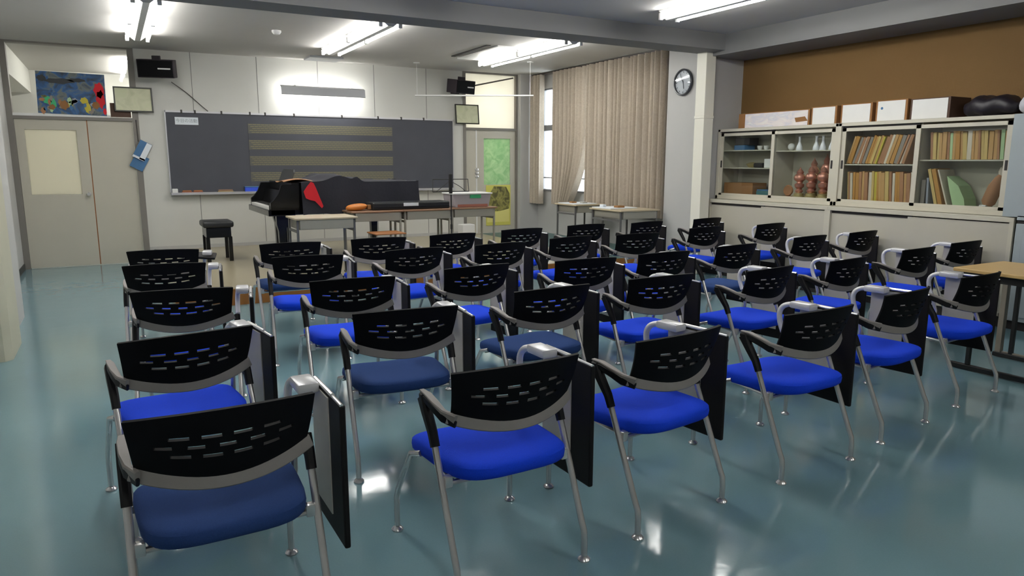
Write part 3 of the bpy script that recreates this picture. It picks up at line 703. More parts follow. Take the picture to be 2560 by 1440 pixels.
ck = thing('wall_clock', 'round silver-faced wall clock with dark rim on the grey pillar', 'clock', (6.75, 7.42, 2.49))
RX = Matrix.Translation((6.75, 7.42, 2.49)) @ Matrix.Rotation(-PI / 2, 4, 'Y')
part('rim', MB().lathe([(.15, 0), (.172, .004), (.174, .035), (.165, .045), (.152, .042), (.15, .02), (.15, 0)], seg=40, mx=RX, cap=False), M['clockrim'], ck, True)
part('face', MB().lathe([(.152, .005), (.152, .02)], seg=40, mx=RX), M['clockface'], ck)
mk = MB()
for i in range(12): mk.box(-.004, .004, .118, .142, .020, .022, 0, RX @ Matrix.Rotation(i * PI / 6, 4, 'Z'))
part('hour_mark', mk, M['clockrim'], ck)
part('hand', MB().box(-.005, .005, -.02, .085, .023, .025, 0, RX @ Matrix.Rotation(math.radians(100), 4, 'Z')), M['clockrim'], ck)
part('hand', MB().box(-.004, .004, -.02, .125, .026, .028, 0, RX @ Matrix.Rotation(math.radians(-60), 4, 'Z')), M['clockrim'], ck)
part('cover_glass', MB().lathe([(.15, .034), (.15, .036), (.08, .044), (.02, .046)], seg=32, mx=RX), M['clear'], ck, True)

# ------------------------------------------------------------------ cabinets along the right wall
YU = [6.95, 5.175, 3.40]     # unit edges of the glass-fronted upper cabinets
YLo = [6.93, 5.13, 3.27]     # unit edges of the lower cabinets
def lower_unit(ya, yb, label):
    t = thing('lower_cabinet', label, 'cabinet', (7.07, (ya + yb) / 2, 0), 'cream base cabinets along the wall')
    b = MB().box(6.83, 7.34, yb, ya, .94, .975, .004).box(6.83, 7.34, ya - .03, ya, .1, .94).box(6.83, 7.34, yb, yb + .03, .1, .94).box(7.31, 7.34, yb, ya, .1, .94).box(6.83, 7.34, yb, ya, .1, .13)
    b.box(6.80, 6.84, yb, ya, .935, .978, .003).box(6.80, 6.84, yb, ya, .1, .135, .003).box(6.80, 6.84, ya - .035, ya, .1, .94).box(6.80, 6.84, yb, yb + .035, .1, .94)
    part('body', b, M['cab'], t)
    part('plinth', MB().box(6.83, 7.34, yb, ya, 0, .1), M['cabdark'], t)
    m = (ya + yb) / 2
    for k, (p, q, x) in enumerate(((ya - .035, m - .03, 6.832), (m + .03, yb + .035, 6.815))):
        d = part('door', MB().box(x, x + .014, q, p, .135, .905 if k == 0 else .925), M['cabdoor'], t)
        hy = (p - .06) if k == 0 else (q + .06)
        part('handle', MB().box(x - .004, x + .004, hy - .012, hy + .012, .42, .52, .003), M['cabdark'], d)
    part('track_gap', MB().box(6.833, 6.85, m, ya - .035, .905, .935), M['cabdark'], t)
lower_unit(YLo[0], YLo[1], 'cream base cabinet with sliding doors beside the pipe casing')
lower_unit(YLo[1], YLo[2], 'cream base cabinet with sliding doors under the folder shelves')
def upper_unit(ya, yb, shelves_a, shelves_b, label, za=.978, zb=1.862):
    t = thing('glass_cabinet', label, 'cabinet', (7.14, (ya + yb) / 2, za), 'glass-fronted wall cabinets')
    m = (ya + yb) / 2 + .0
    b = MB().box(6.96, 7.34, yb, ya, zb - .025, zb, .003).box(6.96, 7.34, yb, ya, za, za + .05).box(6.96, 7.34, ya - .02, ya, za, zb).box(6.96, 7.34, yb, yb + .02, za, zb).box(7.32, 7.34, yb, ya, za, zb).box(7.0, 7.32, m - .012, m + .012, za, zb)
    b.box(6.94, 6.97, yb, ya, zb - .03, zb + .004, .002).box(6.94, 6.97, yb, ya, za, za + .045, .002).box(6.94, 6.97, ya - .035, ya, za, zb).box(6.94, 6.97, yb, yb + .035, za, zb)
    part('body', b, M['cab'], t)
    for k, (p, q, x, sh) in enumerate(((ya - .035, m - .015, 6.963, shelves_a), (m + .022, yb + .035, 6.947, shelves_b))):
        d = part('door', MB().box(x, x + .013, p - .045, p, za + .045, zb - .05).box(x, x + .013, q, q + .05, za + .045, zb - .05).box(x, x + .013, q, p, zb - .085, zb - .05).box(x, x + .013, q, p, za + .045, za + .075), M['cab'], t)
        part('glass_pane', MB().box(x + .005, x + .009, q + .05, p - .045, za + .075, zb - .085), M['cabglass'], d)
        hy = (p - .022) if k == 0 else (q + .025)
        part('handle', MB().box(x - .003, x + .003, hy - .012, hy + .012, 1.38, 1.47, .003), M['cabdark'], d)
        for z in sh: part('shelf', MB().box(6.99, 7.32, (m + .012) if k == 0 else (yb + .02), (ya - .02) if k == 0 else (m - .012), z - .012, z), M['cab'], t)
    part('track_gap', MB().box(6.968, 6.98, m, ya - .035, zb - .05, zb - .03), M['cabdark'], t)
    return t
upper_unit(YU[0], YU[1], (1.38, 1.60), (1.585,), 'glass-fronted cabinet of copper ornaments beside the pipe casing')
upper_unit(YU[1], YU[2], (1.43,), (1.475,), 'glass-fronted cabinet filled with tan folders')
# blue-grey cabinet at the end of the row
t = thing('steel_cabinet', 'blue-grey steel cabinet after the cream cabinets, behind the maple table', 'cabinet', (7.05, 2.5, 0))
part('body', MB().box(6.80, 7.34, 1.6, 3.25, .08, .93, .004).box(6.80, 7.34, 1.6, 3.25, .96, 1.0, .003).box(6.80, 7.34, 1.6, 3.37, .985, 1.86, .004), M['bluecab'], t)
part('plinth', MB().box(6.83, 7.34, 1.6, 3.25, 0, .08), M['cabdark'], t)
part('top_gap', MB().box(6.82, 7.34, 1.62, 3.25, .93, .96), M['cabdark'], t)
part('door', MB().box(6.79, 6.802, 2.44, 3.19, .12, .90, .003), M['bluecab'], t); part('door', MB().box(6.79, 6.802, 1.64, 2.42, .12, .90, .003), M['bluecab'], t)
part('handle', MB().box(6.782, 6.792, 3.09, 3.14, .60, .70, .004), M['cabdark'], t)

# contents: folders
def folders(y_start, y_end, z0, h, label, group, lean, seq, depth=.25, jit=.02):
    """thin upright folders from y_start down to y_end, each leaning by lean (radians)"""
    y = y_start; i = 0; rnd = random.Random(int(z0 * 1000 + abs(y_start) * 77))
    while True:
        th = rnd.choice((.022, .028, .034, .042)); 
        if y - th < y_end: break
        ci = seq[i % len(seq)]; hh = h * rnd.uniform(.93, 1.0)
        a = lean + rnd.uniform(-.03, .03)
        mx = Matrix.Translation((7.03 + rnd.uniform(0, jit), y - th / 2, z0)) @ Matrix.Rotation(a, 4, 'X')
        o = one('document_folder', MB().box(0, depth, -th / 2 + .001, th / 2 - .001, abs(math.tan(a)) * th / 2, hh, .002, mx, 1), FOLD[ci],
                '%s document folder %s' % (FN[ci], label), 'folder', (7.15, y - th / 2, z0), group)
        y -= th; i += 1
m1 = (YU[1] + YU[2]) / 2
folders(5.12, 4.46, 1.431, .315, 'leaning on the upper shelf behind the sliding pane', 'leaning folders on the upper shelf', .30, [0, 1, 3, 2, 5, 2, 3, 1, 1, 4, 0, 7, 2, 2, 5])
folders(5.08, 4.33, 1.03, .33, 'standing under the leaning folders', 'folders on the lower shelf', -.06, [4, 2, 5, 1, 1, 2, 0, 2, 5, 4, 7, 1, 0, 0])
folders(4.2, 3.46, 1.476, .27, 'on the upper shelf above the half-empty shelf', 'upright folders above the half-empty shelf', -.06, [2, 4, 4, 0, 0, 2, 6, 0, 1, 0, 4, 5, 0, 0])
def lean_folder(y, a, h, th, ci, label, z0=1.03):
    mx = Matrix.Translation((7.03, y, z0)) @ Matrix.Rotation(a, 4, 'X')
    one('document_folder', MB().box(0, .25, -th / 2, th / 2, abs(math.tan(a)) * th / 2, h, .002, mx, 1), FOLD[ci], label, 'folder', (7.15, y, z0), 'folders on the half-empty shelf')
lean_folder(4.235, 0, .25, .04, 3, 'dark grey folder standing at the door edge of the half-empty shelf')
lean_folder(4.185, -.05, .27, .02, 8, 'blue-grey folder next to the dark grey one on the half-empty shelf')
lean_folder(4.095, -.27, .37, .03, 4, 'straw folder leaning on the half-empty shelf')
lean_folder(4.05, -.28, .37, .04, 1, 'ochre folder leaning between straw and pale folders on the half-empty shelf')
lean_folder(3.985, -.33, .37, .015, 5, 'pale folder leaning steeply on the half-empty shelf')
def cf(v): return v
mx = Matrix.Translation((7.05, 3.95, 1.03))
one('document_folder', MB().prism([(-.01, 0), (-.12, 0), (-.105, .08), (-.04, .20), (.075, .29), (.04, .16)], 0, .2, 'x', 0, mx), FOLD[6], 'pale green folder slumped over on the half-empty shelf', 'folder', (7.15, 3.89, 1.03), 'folders on the half-empty shelf')
t = thing('wrapped_figure', 'pinkish-brown wrapped ornament leaning at the end of the half-empty shelf', 'ornament', (7.1, 3.56, 1.03))
mx = Matrix.Translation((7.12, 3.68, 1.03)) @ Matrix.Rotation(.33, 4, 'X')
part('body', MB().lathe([(.04, .03), (.06, .06), (.062, .2), (.04, .29), (.02, .33)], seg=14, mx=mx), FOLD[2], t, True)
part('top', MB().lathe([(.02, .32), (.035, .35), (.032, .39), (.01, .41)], seg=12, mx=mx), FOLD[5], t, True)
part('stand', MB().box(-.06, .06, -.03, .03, .0, .03, .004, Matrix.Translation((7.12, 3.68, 1.03))), M['white'], t)
one('straw_bundle', MB().lathe([(.03, 0), (.045, .03), (.05, .22), (.03, .34), (.01, .36)], (7.2, 3.49, 1.03), 12), FOLD[4], 'straw-coloured upright ornament behind the wrapped one', 'ornament', (7.2, 3.49, 1.03), smooth=True)

# contents: copper ornaments, glassware, small boxes
def trophy(x, y, z, h, r, m, label, name='copper_ornament'):
    t = thing(name, label, 'ornament', (x, y, z), 'copper ornaments behind glass')
    part('base', MB().lathe([(r, 0), (r, h * .09), (r * .8, h * .10), (r * .8, h * .16), (r * .5, h * .18)], (x, y, z), 14), M['brass'], t, True)
    part('column', MB().lathe([(r * .45, h * .17), (r * .7, h * .24), (r * .4, h * .31), (r * .75, h * .37), (r * .8, h * .46), (r * .45, h * .50), (r * .42, h * .54)], (x, y, z), 14), m, t, True)
    part('cup', MB().lathe([(r * .42, h * .53), (r * .9, h * .60), (r, h * .68), (r * .8, h * .76), (r * .5, h * .80), (r * .62, h * .85), (r * .35, h * .92), (r * .12, h * .96), (r * .1, h)], (x, y, z), 16), m, t, True)
    for sx in (-1, 1): part('cup_handle', MB().tube([(x, y + sx * r * .8, z + h * .60), (x, y + sx * r * 1.25, z + h * .68), (x, y + sx * r * .7, z + h * .77)], .004, 6, smooth=4), M['brass'], t, True)
for i, (x, y, h, r, lb) in enumerate(((7.06, 5.73, .36, .068, 'tall copper ornament, first of the front row from the double-shelf side'), (7.06, 5.57, .38, .068, 'tall copper ornament in the middle of the front row behind glass'), (7.06, 5.41, .38, .068, 'tall copper ornament in the front row next to the cabinet edge'),
                                      (7.22, 5.67, .47, .062, 'tall copper ornament in the back row, first from the double-shelf side'), (7.22, 5.50, .51, .062, 'tallest copper ornament in the middle of the back row'), (7.22, 5.33, .48, .062, 'tall copper ornament in the back row next to the cabinet edge'))):
    trophy(x, y, 1.03, h, r, M['copper'], lb)
trophy(7.2, 5.83, 1.03, .31, .035, M['brass'], 'slim pale gold ornament beside the copper ones', 'gold_ornament')
t = thing('round_ornament', 'dull red round ornament on a low base in front of the copper ones', 'ornament', (7.08, 5.90, 1.03))
part('base', MB().box(7.03, 7.13, 5.84, 5.96, 1.03, 1.05, .004), FOLD[2], t); part('disc', MB().lathe([(.06, -.015), (.068, 0), (.06, .015)], seg=20, mx=Matrix.Translation((7.08, 5.90, 1.115)) @ Matrix.Rotation(PI / 2, 4, 'Y')), FOLD[2], t, True)
for y, lb in ((5.80, 'clear conical flask, first from the shelf end, above the copper ornaments'), (5.57, 'clear conical flask, second along the shelf above the copper ornaments'), (5.48, 'clear conical flask, third along the shelf above the copper ornaments'), (5.36, 'clear conical flask, last along the shelf above the copper ornaments')):
    t = thing('glass_flask', lb, 'flask', (7.1, y, 1.586), 'clear flasks on the shelf')
    part('body', MB().lathe([(.035, 0), (.038, .005), (.034, .04), (.016, .09), (.013, .15)], (7.1, y, 1.586), 16), M['flask'], t, True)
    part('rim', MB().lathe([(.016, .15), (.018, .156), (.014, .16)], (7.1, y, 1.586), 14), M['flask'], t, True)
one('white_ball', MB().blob((7.12, 5.93, 1.63), (.042, .042, .042), 2, 16, 10), M['white'], 'small white ball on the shelf beside the clear flasks', 'ball', (7.12, 5.93, 1.588), smooth=True)
one('carton', MB().box(7.0, 7.25, 6.38, 6.86, 1.03, 1.19, .004), M['cardboard'], 'brown carton on the bottom shelf behind glass', 'carton', (7.12, 6.6, 1.03))
t = thing('teal_tray', 'teal tray on the bottom shelf beside the brown carton', 'tray', (7.1, 6.22, 1.03)); part('body', MB().box(7.02, 7.2, 6.12, 6.34, 1.03, 1.10, .01), M['teal'], t); part('lid', MB().box(7.02, 7.2, 6.13, 6.33, 1.10, 1.115, .004), M['bluebook'], t)
t = thing('small_blue_box', 'small blue box with a dark top on the top shelf behind glass', 'box', (7.12, 6.65, 1.60)); part('body', MB().box(7.02, 7.2, 6.56, 6.74, 1.601, 1.66, .004), M['bluebook'], t); part('dark_top', MB().box(7.05, 7.22, 6.52, 6.76, 1.66, 1.75, .008), M['cabdark'], t)
for y, lb in ((6.39, 'small pale cup on the top shelf next to the small blue box'), (6.29, 'small pale cup on the top shelf by the cabinet divider')):
    one('cup', MB().lathe([(.02, 0), (.03, .02), (.034, .05), (.03, .05)], (7.1, y, 1.601), 14), M['white'], lb, 'cup', (7.1, y, 1.601), 'pale cups on the top shelf', True)
one('brass_dish', MB().lathe([(.04, 0), (.06, .02), (.075, .045), (.06, .05), (.02, .07)], (7.1, 6.5, 1.381), 18), M['brass'], 'low brassy dish on the middle shelf behind glass', 'dish', (7.1, 6.5, 1.381), smooth=True)
one('dark_case', MB().box(7.03, 7.15, 6.28, 6.42, 1.381, 1.44, .015), M['cabdark'], 'small dark case on the middle shelf beside the brassy dish', 'case', (7.1, 6.35, 1.381))
one('white_box', MB().box(7.02, 7.2, 6.10, 6.24, 1.381, 1.49, .004), M['white'], 'white box on the middle shelf by the cabinet divider', 'box', (7.1, 6.17, 1.381))

# boxes on top of the cabinets
ZT = 1.866
def carton(ya, yb, h, front, label, side='cardboard', d=.34, x0=6.985, lead=.022):
    t = thing('carton', label, 'carton', (7.15, (ya + yb) / 2, ZT), 'cartons on top of the cabinets')
    part('body', MB().box(x0 + .004, x0 + d, yb, ya, ZT + .001, ZT + h, .003), M[side], t)
    part('front_panel', MB().box(x0, x0 + .005, yb + .022, ya - lead, ZT + .004, ZT + h - .01), front, t, label='white front')
carton(6.66, 5.60, .18, M['boxprint'], 'long white carton with faint print and brown end, nearest the clock', lead=.11)
carton(5.58, 5.25, .195, M['boxwhite'], 'short plain white carton beside the long printed carton')
carton(5.20, 4.83, .20, M['boxwhite'], 'plain white carton, third along the cabinet top from the clock')
t = carton(4.79, 4.45, .21, M['boxwhite'], 'white carton with a small blue mark on top of the cabinets')
carton(4.42, 4.03, .20, M['boxwhite'], 'wide white carton with a dark open end beside the black bag', 'darkcard')
o = [x for x in bpy.data.objects if x.get('label', '').startswith('white carton with a small blue mark')][0]
part('mark', MB().lathe([(.012, 0), (.014, .001)], seg=10, mx=Matrix.Translation((6.9845, 4.72, ZT + .13)) @ Matrix.Rotation(-PI / 2, 4, 'Y')), M['bluebook'], o)
o = [x for x in bpy.data.objects if x.get('label', '').startswith('long white carton')][0]
part('brown_tape', MB().prism([(5.62, ZT + .05), (5.78, ZT + .04), (5.80, ZT + .09), (5.66, ZT + .10)], 6.982, 6.9855, 'x'), M['cardboard'], o)
one('black_bag', MB().blob((7.12, 3.72, ZT + .09), (.15, .24, .09), 2.6, 28, 14, lambda v: Vector((v.x + .02 * math.sin(v.y * 23), v.y, max(ZT + .001, v.z + .018 * math.sin(v.y * 31 + v.x * 12))))), M['bagblack'], 'crumpled black bag on top of the cabinets after the cartons', 'bag', (7.12, 3.72, ZT), smooth=True)
one('white_bag', MB().blob((7.12, 3.28, ZT + .10), (.15, .2, .105), 2.4, 26, 14, lambda v: Vector((v.x + .02 * math.sin(v.y * 19), v.y, max(ZT + .001, v.z + .02 * math.sin(v.y * 27 + v.x * 15))))), M['bagwhite'], 'white plastic bag on top of the cabinets beside the black bag', 'bag', (7.12, 3.28, ZT), smooth=True)

# ------------------------------------------------------------------ maple table at the right
t = thing('work_table', 'long light maple table with dark steel frame beside the rearmost chairs', 'table', (5.48, 1.95, 0))
part('tabletop', MB().box(5.15, 5.80, 1.02, 2.83, .695, .722, .006), M['maple'], t)
part('apron', MB().box(5.20, 5.75, 1.08, 2.78, .64, .694), M['blacktube'], t)
for x in (5.19, 5.76):
    for y in (1.12, 2.68): part('leg', MB().box(x - .014, x + .014, y - .014, y + .014, .04, .66, .003), M['blacktube'], t)
    part('foot_rail', MB().box(x - .018, x + .018, 1.05, 2.80, .005, .04, .005), M['blacktube'], t)
part('leg', MB().box(5.74, 5.785, 2.745, 2.785, .04, .66, .004), M['bronze'], t, label='pale steel leg')
part('cross_rail', MB().box(5.75, 5.77, 1.12, 2.74, .02, .05), M['bronze'], t)

# ------------------------------------------------------------------ stage furniture
def desk(x0, x1, y0, y1, z, label, top, tubem, rot=0.0, zb=SZ, group='school desks on the stage'):
    t = thing('school_desk', label, 'desk', ((x0 + x1) / 2, (y0 + y1) / 2, zb), group)
    part('desktop', MB().box(x0, x1, y0, y1, z - .02, z, .005), M[top], t)
    part('book_tray', MB().box(x0 + .05, x1 - .05, y0 + .015, y0 + .03, z - .12, z - .022).box(x0 + .05, x1 - .05, y0 + .02, y1 - .03, z - .125, z - .115).box(x0 + .05, x0 + .06, y0 + .02, y1 - .03, z - .12, z - .022).box(x1 - .06, x1 - .05, y0 + .02, y1 - .03, z - .12, z - .022), M['deskgrey'], t)
    for x in (x0 + .03, x1 - .03):
        for y in (y0 + .05, y1 - .05): part('leg', MB().box(x - .012, x + .012, y - .012, y + .012, zb + .01, z - .02, .003), M[tubem], t)
        part('foot_bar', MB().box(x - .013, x + .013, y0 + .01, y1 - .01, zb, zb + .02, .004), M[tubem], t)
        part('side_rail', MB().box(x - .01, x + .01, y0 + .05, y1 - .05, z - .16, z - .135), M[tubem], t)
    return t
DZ = SZ + .68
desk(1.67, 2.35, 7.72, 8.22, DZ, 'beige school desk standing alone in front of the piano', 'deskbeige', 'desktube')
desk(2.50, 3.16, 8.45, 8.92, DZ, 'school desk with brown top under the orange pouch', 'deskbrown', 'deskgrey')
desk(3.17, 3.84, 8.47, 8.94, DZ, 'school desk with brown top in the middle of the row', 'deskbrown', 'deskgrey')
desk(3.86, 4.54, 8.55, 9.02, DZ, 'school desk with brown top under the clear plastic box', 'deskbrown', 'deskgrey')
desk(6.12, 6.70, 9.0, 9.6, DZ - .045, 'school desk by the curtain beside the front window gap', 'deskbeige', 'desktube')
desk(5.98, 6.66, 7.7, 8.45, DZ - .05, 'wider school desk by the curtain, nearer the ceiling beam', 'deskbeige', 'desktube')
# things on them
t = thing('leather_pouch', 'orange-brown leather pouch on the end of the desk row', 'pouch', (2.62, 8.66, DZ))
part('body', MB().blob((2.62, 8.66, DZ + .042), (.13, .1, .043), 2.4, 26, 12, lambda v: Vector((v.x, v.y, v.z + .012 * (v.x - 2.62) / .13))), M['orange'], t, True)
part('clasp', MB().box(2.745, 2.79, 8.6, 8.66, DZ + .015, DZ + .07, .006), M['cardboard'], t)
t = thing('instrument_case', 'long black case with a white label lying on the desk row', 'case', (3.28, 8.72, DZ))
part('body', MB().box(2.80, 3.84, 8.56, 8.87, DZ + .001, DZ + .095, .018), M['leather'], t)
part('white_label', MB().box(3.20, 3.40, 8.555, 8.561, DZ + .045, DZ + .085), M['paper'], t); part('seam', MB().box(2.81, 3.83, 8.557, 8.562, DZ + .028, DZ + .034), M['bblack'], t)
t = thing('plastic_box', 'clear plastic box with white lid and green contents on the last desk', 'box', (4.2, 8.8, DZ))
part('tub', MB().prism([(3.95, DZ + .001), (4.44, DZ + .001), (4.48, DZ + .17), (3.92, DZ + .17)], 8.62, 8.97, 'y', .006), M['clearbox'], t)
part('lid', MB().box(3.91, 4.49, 8.60, 8.99, DZ + .17, DZ + .19, .005), M['white'], t)
part('green_card', MB().box(4.16, 4.32, 8.612, 8.62, DZ + .12, DZ + .165), M['green'], t)
part('brown_card', MB().box(3.98, 4.42, 8.612, 8.62, DZ + .005, DZ + .04), M['rubber'], t)
one('small_white_case', MB().box(5.26, 5.50, 11.2, 11.4, SZ, SZ + .2, .012), M['white'], 'small white case on the stage under the last desk', 'case', (5.38, 11.3, SZ))
# white boards with oddments on the window desks
zz = DZ - .045
t = thing('white_board', 'white board with small dark pieces on the front window desk', 'board', (6.36, 9.25, zz)); part('sheet', MB().box(6.14, 6.56, 9.06, 9.52, zz + .001, zz + .012, .002), M['paper'], t)
part('piece', MB().box(6.24, 6.33, 9.28, 9.36, zz + .012, zz + .035, .005), M['cardboard'], t); part('piece', MB().box(6.36, 6.45, 9.16, 9.24, zz + .012, zz + .03, .005), M['deskgrey'], t)
zz = DZ - .05
t = thing('white_board', 'white board with small pieces on the wider window desk', 'board', (6.2, 8.2, zz)); part('sheet', MB().box(6.02, 6.5, 8.0, 8.44, zz + .001, zz + .012, .002), M['paper'], t)
part('piece', MB().box(6.1, 6.16, 8.28, 8.36, zz + .012, zz + .05, .005), M['paper'], t); part('piece', MB().box(6.2, 6.32, 8.06, 8.16, zz + .012, zz + .04, .006), M['cardboard'], t)
one('dark_bag', MB().blob((6.32, 8.05, DZ - .118), (.2, .15, .035), 3, 22, 10), M['bagblack'], 'dark bag pushed into the wider window desk', 'bag', (6.3, 8.0, DZ - .168), smooth=True)

# music stand
X, Y = 3.66, 8.12
t = thing('music_stand', 'black folding wire music stand in front of the desk row', 'music stand', (X, Y, SZ))
part('pole', MB().tube([(X, Y, SZ + .1), (X, Y, 1.05)], .009, 8).tube([(X, Y, .62), (X, Y, .68)], .014, 8), M['blacktube'], t, True)
for a in (90, 210, 330):
    dx, dy = math.cos(math.radians(a)), math.sin(math.radians(a))
    part('leg', MB().tube([(X, Y, SZ + .28), (X + .22 * dx, Y + .22 * dy, SZ + .008)], .006, 6).tube([(X, Y, SZ + .1), (X + .12 * dx, Y + .12 * dy, SZ + .13)], .004, 6), M['blacktube'], t, True)
dk = MB()
zl, zh = 1.085, 1.235
dk.tube([(X - .245, Y, zl), (X + .245, Y, zl)], .006, 6).tube([(X - .225, Y + .04, zh), (X + .25, Y + .04, zh)], .005, 6).tube([(X - .245, Y, zl), (X - .225, Y + .04, zh)], .005, 6).tube([(X + .245, Y, zl), (X + .25, Y + .04, zh)], .005, 6)
dk.tube([(X, Y + .03, zh - .02), (X - .2, Y, zl)], .004, 6).tube([(X, Y + .03, zh - .02), (X + .12, Y + .01, 1.15), (X + .2, Y, zl)], .004, 6, smooth=4)
part('desk_frame', dk, M['blacktube'], t, True)
part('spine', MB().box(X - .018, X + .018, Y - .008, Y + .03, 1.06, 1.30, .005), M['blacktube'], t)

# piano
PX, PY0, PY1 = 1.65, 8.99, 10.42
ZK = .90                              # top of the white keys
t = thing('grand_piano', 'black grand piano with its keyboard towards the stool', 'piano', (2.5, 9.7, SZ))
def outline():
    pts = [(1.92, PY0), (2.35, PY0), (2.75, PY0 + .04), (3.1, PY0 + .28), (3.35, PY0 + .62), (3.5, PY0 + .95), (3.52, PY1 - .25), (3.40, PY1 - .05), (3.2, PY1), (1.92, PY1)]
    return pts
part('rim', MB().prism(outline(), ZK - .10, 1.165, 'z', .006), M['piano'], t)
part('lid', MB().prism([(x + (.02 if x > 2 else 0), y) for x, y in outline()], 1.166, 1.19, 'z', .004), M['piano'], t)
for y in (PY0, PY1 - .06): part('cheek', MB().prism([(1.66, .80), (1.93, .80), (1.93, 1.165), (1.80, 1.165), (1.76, 1.06), (1.70, .98), (1.66, .95)], y, y + .06, 'y', .004), M['piano'], t)

kb = part('keybed', MB().box(1.63, 1.95, PY0, PY1, .79, .865, .005), M['piano'], t)
wk = MB(); n = 52; yw = (PY1 - PY0 - .2) / n
for i in range(n): wk.box(1.655, 1.80, PY0 + .1 + i * yw + .0006, PY0 + .1 + (i + 1) * yw - .0006, .865, ZK, .0015, None, 1)
part('white_key', wk, M['keyw'], kb, label='row of white keys')
bk = MB()
for i in range(n - 1):
    if i % 7 not in (1, 4): bk.box(1.71, 1.80, PY0 + .1 + (i + 1) * yw - .006, PY0 + .1 + (i + 1) * yw + .006, ZK - .002, ZK + .012, .001, None, 1)
part('black_key', bk, M['keyb'], kb, label='row of black keys')
part('key_block', MB().box(1.655, 1.80, PY0 + .06, PY0 + .1, .865, ZK + .015, .004).box(1.655, 1.80, PY1 - .1, PY1 - .06, .865, ZK + .015, .004), M['piano'], kb)
part('fallboard', MB().prism([(1.80, .87), (1.84, .87), (1.89, 1.08), (1.86, 1.09)], PY0 + .06, PY1 - .06, 'y', .004), M['piano'], t)
part('music_desk', MB().prism([(9.35, 1.17), (10.05, 1.17), (10.05, 1.32), (9.99, 1.36), (9.41, 1.36), (9.35, 1.32)], -.01, .01, 'x', .003, Matrix.Translation((1.98, 0, 1.17)) @ Matrix.Rotation(math.radians(22), 4, 'Y') @ Matrix.Translation((0, 0, -1.17))), M['greycloth'], t, label='dark grey music desk')
for x, y in ((1.80, PY0 + .12), (1.99, PY1 - .12), (3.22, 9.85)):
    l = part('leg', MB().prism([(-.065, 0), (.065, 0), (.065, -.12), (.045, -.2), (.035, -.60), (-.035, -.60), (-.045, -.2), (-.065, -.12)], -.05, .05, 'y', .004, Matrix.Translation((x, y, .80))), M['piano'], t)
    part('caster', MB().lathe([(.028, -.012), (.028, .012)], seg=14, mx=Matrix.Translation((x, y, SZ + .028)) @ Matrix.Rotation(PI / 2, 4, 'X')), M['brass'], l)
ly = MB().box(1.98, 2.02, 9.66, 9.69, .24, .80).box(1.98, 2.02, 9.79, 9.82, .24, .80).box(1.93, 2.06, 9.62, 9.86, SZ + .05, .25, .006)
for y in (9.69, 9.74, 9.79): ly.box(1.84, 1.94, y - .012, y + .012, SZ + .06, SZ + .075, .004)
part('pedal_lyre', ly, M['piano'], t)
# the cloth over the piano: top sheet with folds, and a curtain down its audience side
def cov_top(u, v):
    x = 2.02 + 1.53 * u; y = PY0 - .05 + (1.15) * v
    hump = .10 * math.exp(-((x - 2.42) / .22) ** 2) * (0.6 + .4 * math.sin(9 * x + 6 * y)) + .05 * math.exp(-((x - 2.72) / .05) ** 2)
    z = 1.197 + hump + .006 * math.sin(17 * x) * math.sin(13 * y)
    return Vector((x, y, z))
def cov_side(u, v):
    x = 2.02 + 1.53 * u
    top = cov_top(u, 0).z; bot = .80 + .015 * math.sin(14 * u)
    y = PY0 - .05 - .02 * math.sin(21 * u + 1) * (1 - v) - .03 * (1 - v) - .01
    return Vector((x, y, bot + (top - bot) * v))
t = thing('piano_cover', 'navy-black cloth with red lining draped over the grand piano', 'cover', (2.8, 9.3, .8))
cv = MB().grid(cov_top, 50, 16).grid(cov_side, 60, 12)
def cov_end(u, v):
    top = cov_top(1, u).z; y = PY0 - .05 + 1.15 * u
    return Vector((3.55 + .03 * (1 - v) + .012 * math.sin(20 * u) * (1 - v), y, .84 + (top - .84) * v))
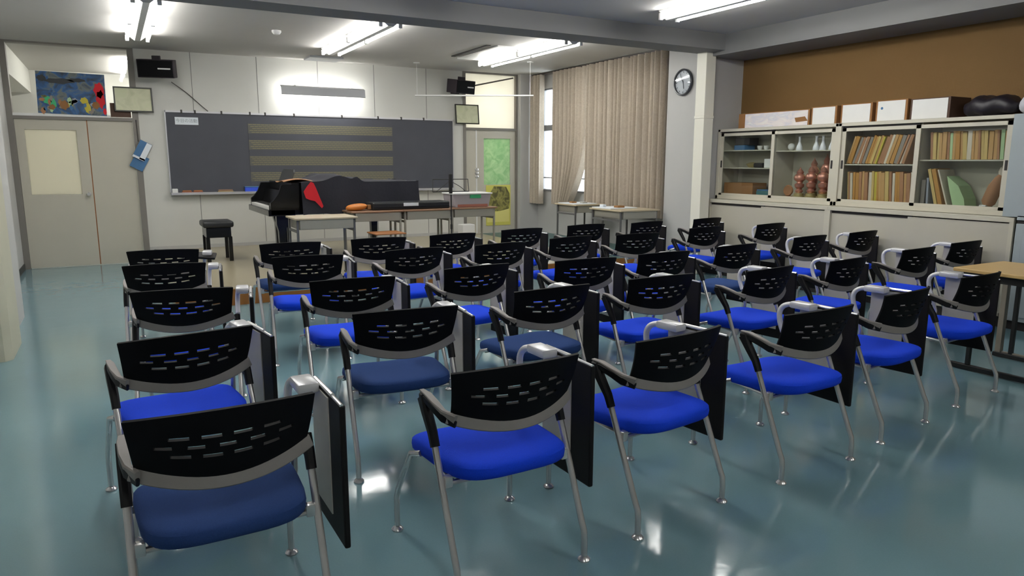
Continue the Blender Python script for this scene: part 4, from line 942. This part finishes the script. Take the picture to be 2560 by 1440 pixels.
cv.grid(cov_end, 24, 8)
bmesh.ops.remove_doubles(cv.bm, verts=cv.bm.verts, dist=.002); bmesh.ops.solidify(cv.bm, geom=list(cv.bm.faces), thickness=.006)
o = part('cloth', cv, M['cover'], t, True)
lp = [(2.123, 1.205), (2.075, 1.15), (2.031, 1.087), (2.055, 1.005), (2.10, .985), (2.165, .968), (2.245, .878), (2.265, .905), (2.225, 1.01), (2.183, 1.128), (2.155, 1.19)]
part('lining', MB().prism(lp, PY0 - .135, PY0 - .125, 'y', .003), M['red'], o, True, label='bright red lining folded outwards')
part('fold', MB().grid(lambda u, v: Vector((1.83 + .36 * u, PY0 + .02 + .5 * v, 1.205 + .03 * math.sin(PI * u) * (1 - v) + .012 * math.sin(6 * v))), 12, 8, .006), FOLD[2], o, True, label='reddish-brown fold of the lining')

# piano stool
t = thing('piano_stool', 'black padded piano stool in front of the keyboard', 'stool', (1.15, 10.0, SZ))
part('cushion', MB().box(.965, 1.335, 9.78, 10.24, SZ + .44, SZ + .52, .025, None, 3), M['leather'], t, True)
part('apron', MB().box(1.0, 1.30, 9.81, 10.21, SZ + .31, SZ + .44, .006), M['piano'], t)
for x in (1.015, 1.285):
    for y in (9.83, 10.19): part('leg', MB().box(x - .024, x + .024, y - .024, y + .024, SZ, SZ + .32, .004), M['piano'], t)
# wooden school chair behind the desk row
X, Y, Z = 2.86, 8.28, SZ
t = thing('school_chair', 'school chair with brown plywood seat tucked at the desk row', 'chair', (X, Y, Z))
part('seat', MB().box(X - .19, X + .19, Y - .2, Y + .16, Z + .42, Z + .435, .006), M['chairwood'], t)
for sx in (-.17, .17):
    for sy in (-.17, .13): part('leg', MB().tube([(X + sx, Y + sy, Z), (X + sx, Y + sy, Z + .42)], .01, 8), M['deskgrey'], t, True)
part('stretcher', MB().tube([(X - .17, Y - .17, Z + .12), (X + .17, Y - .17, Z + .12)], .008, 8).tube([(X - .17, Y + .13, Z + .12), (X + .17, Y + .13, Z + .12)], .008, 8), M['deskgrey'], t, True)
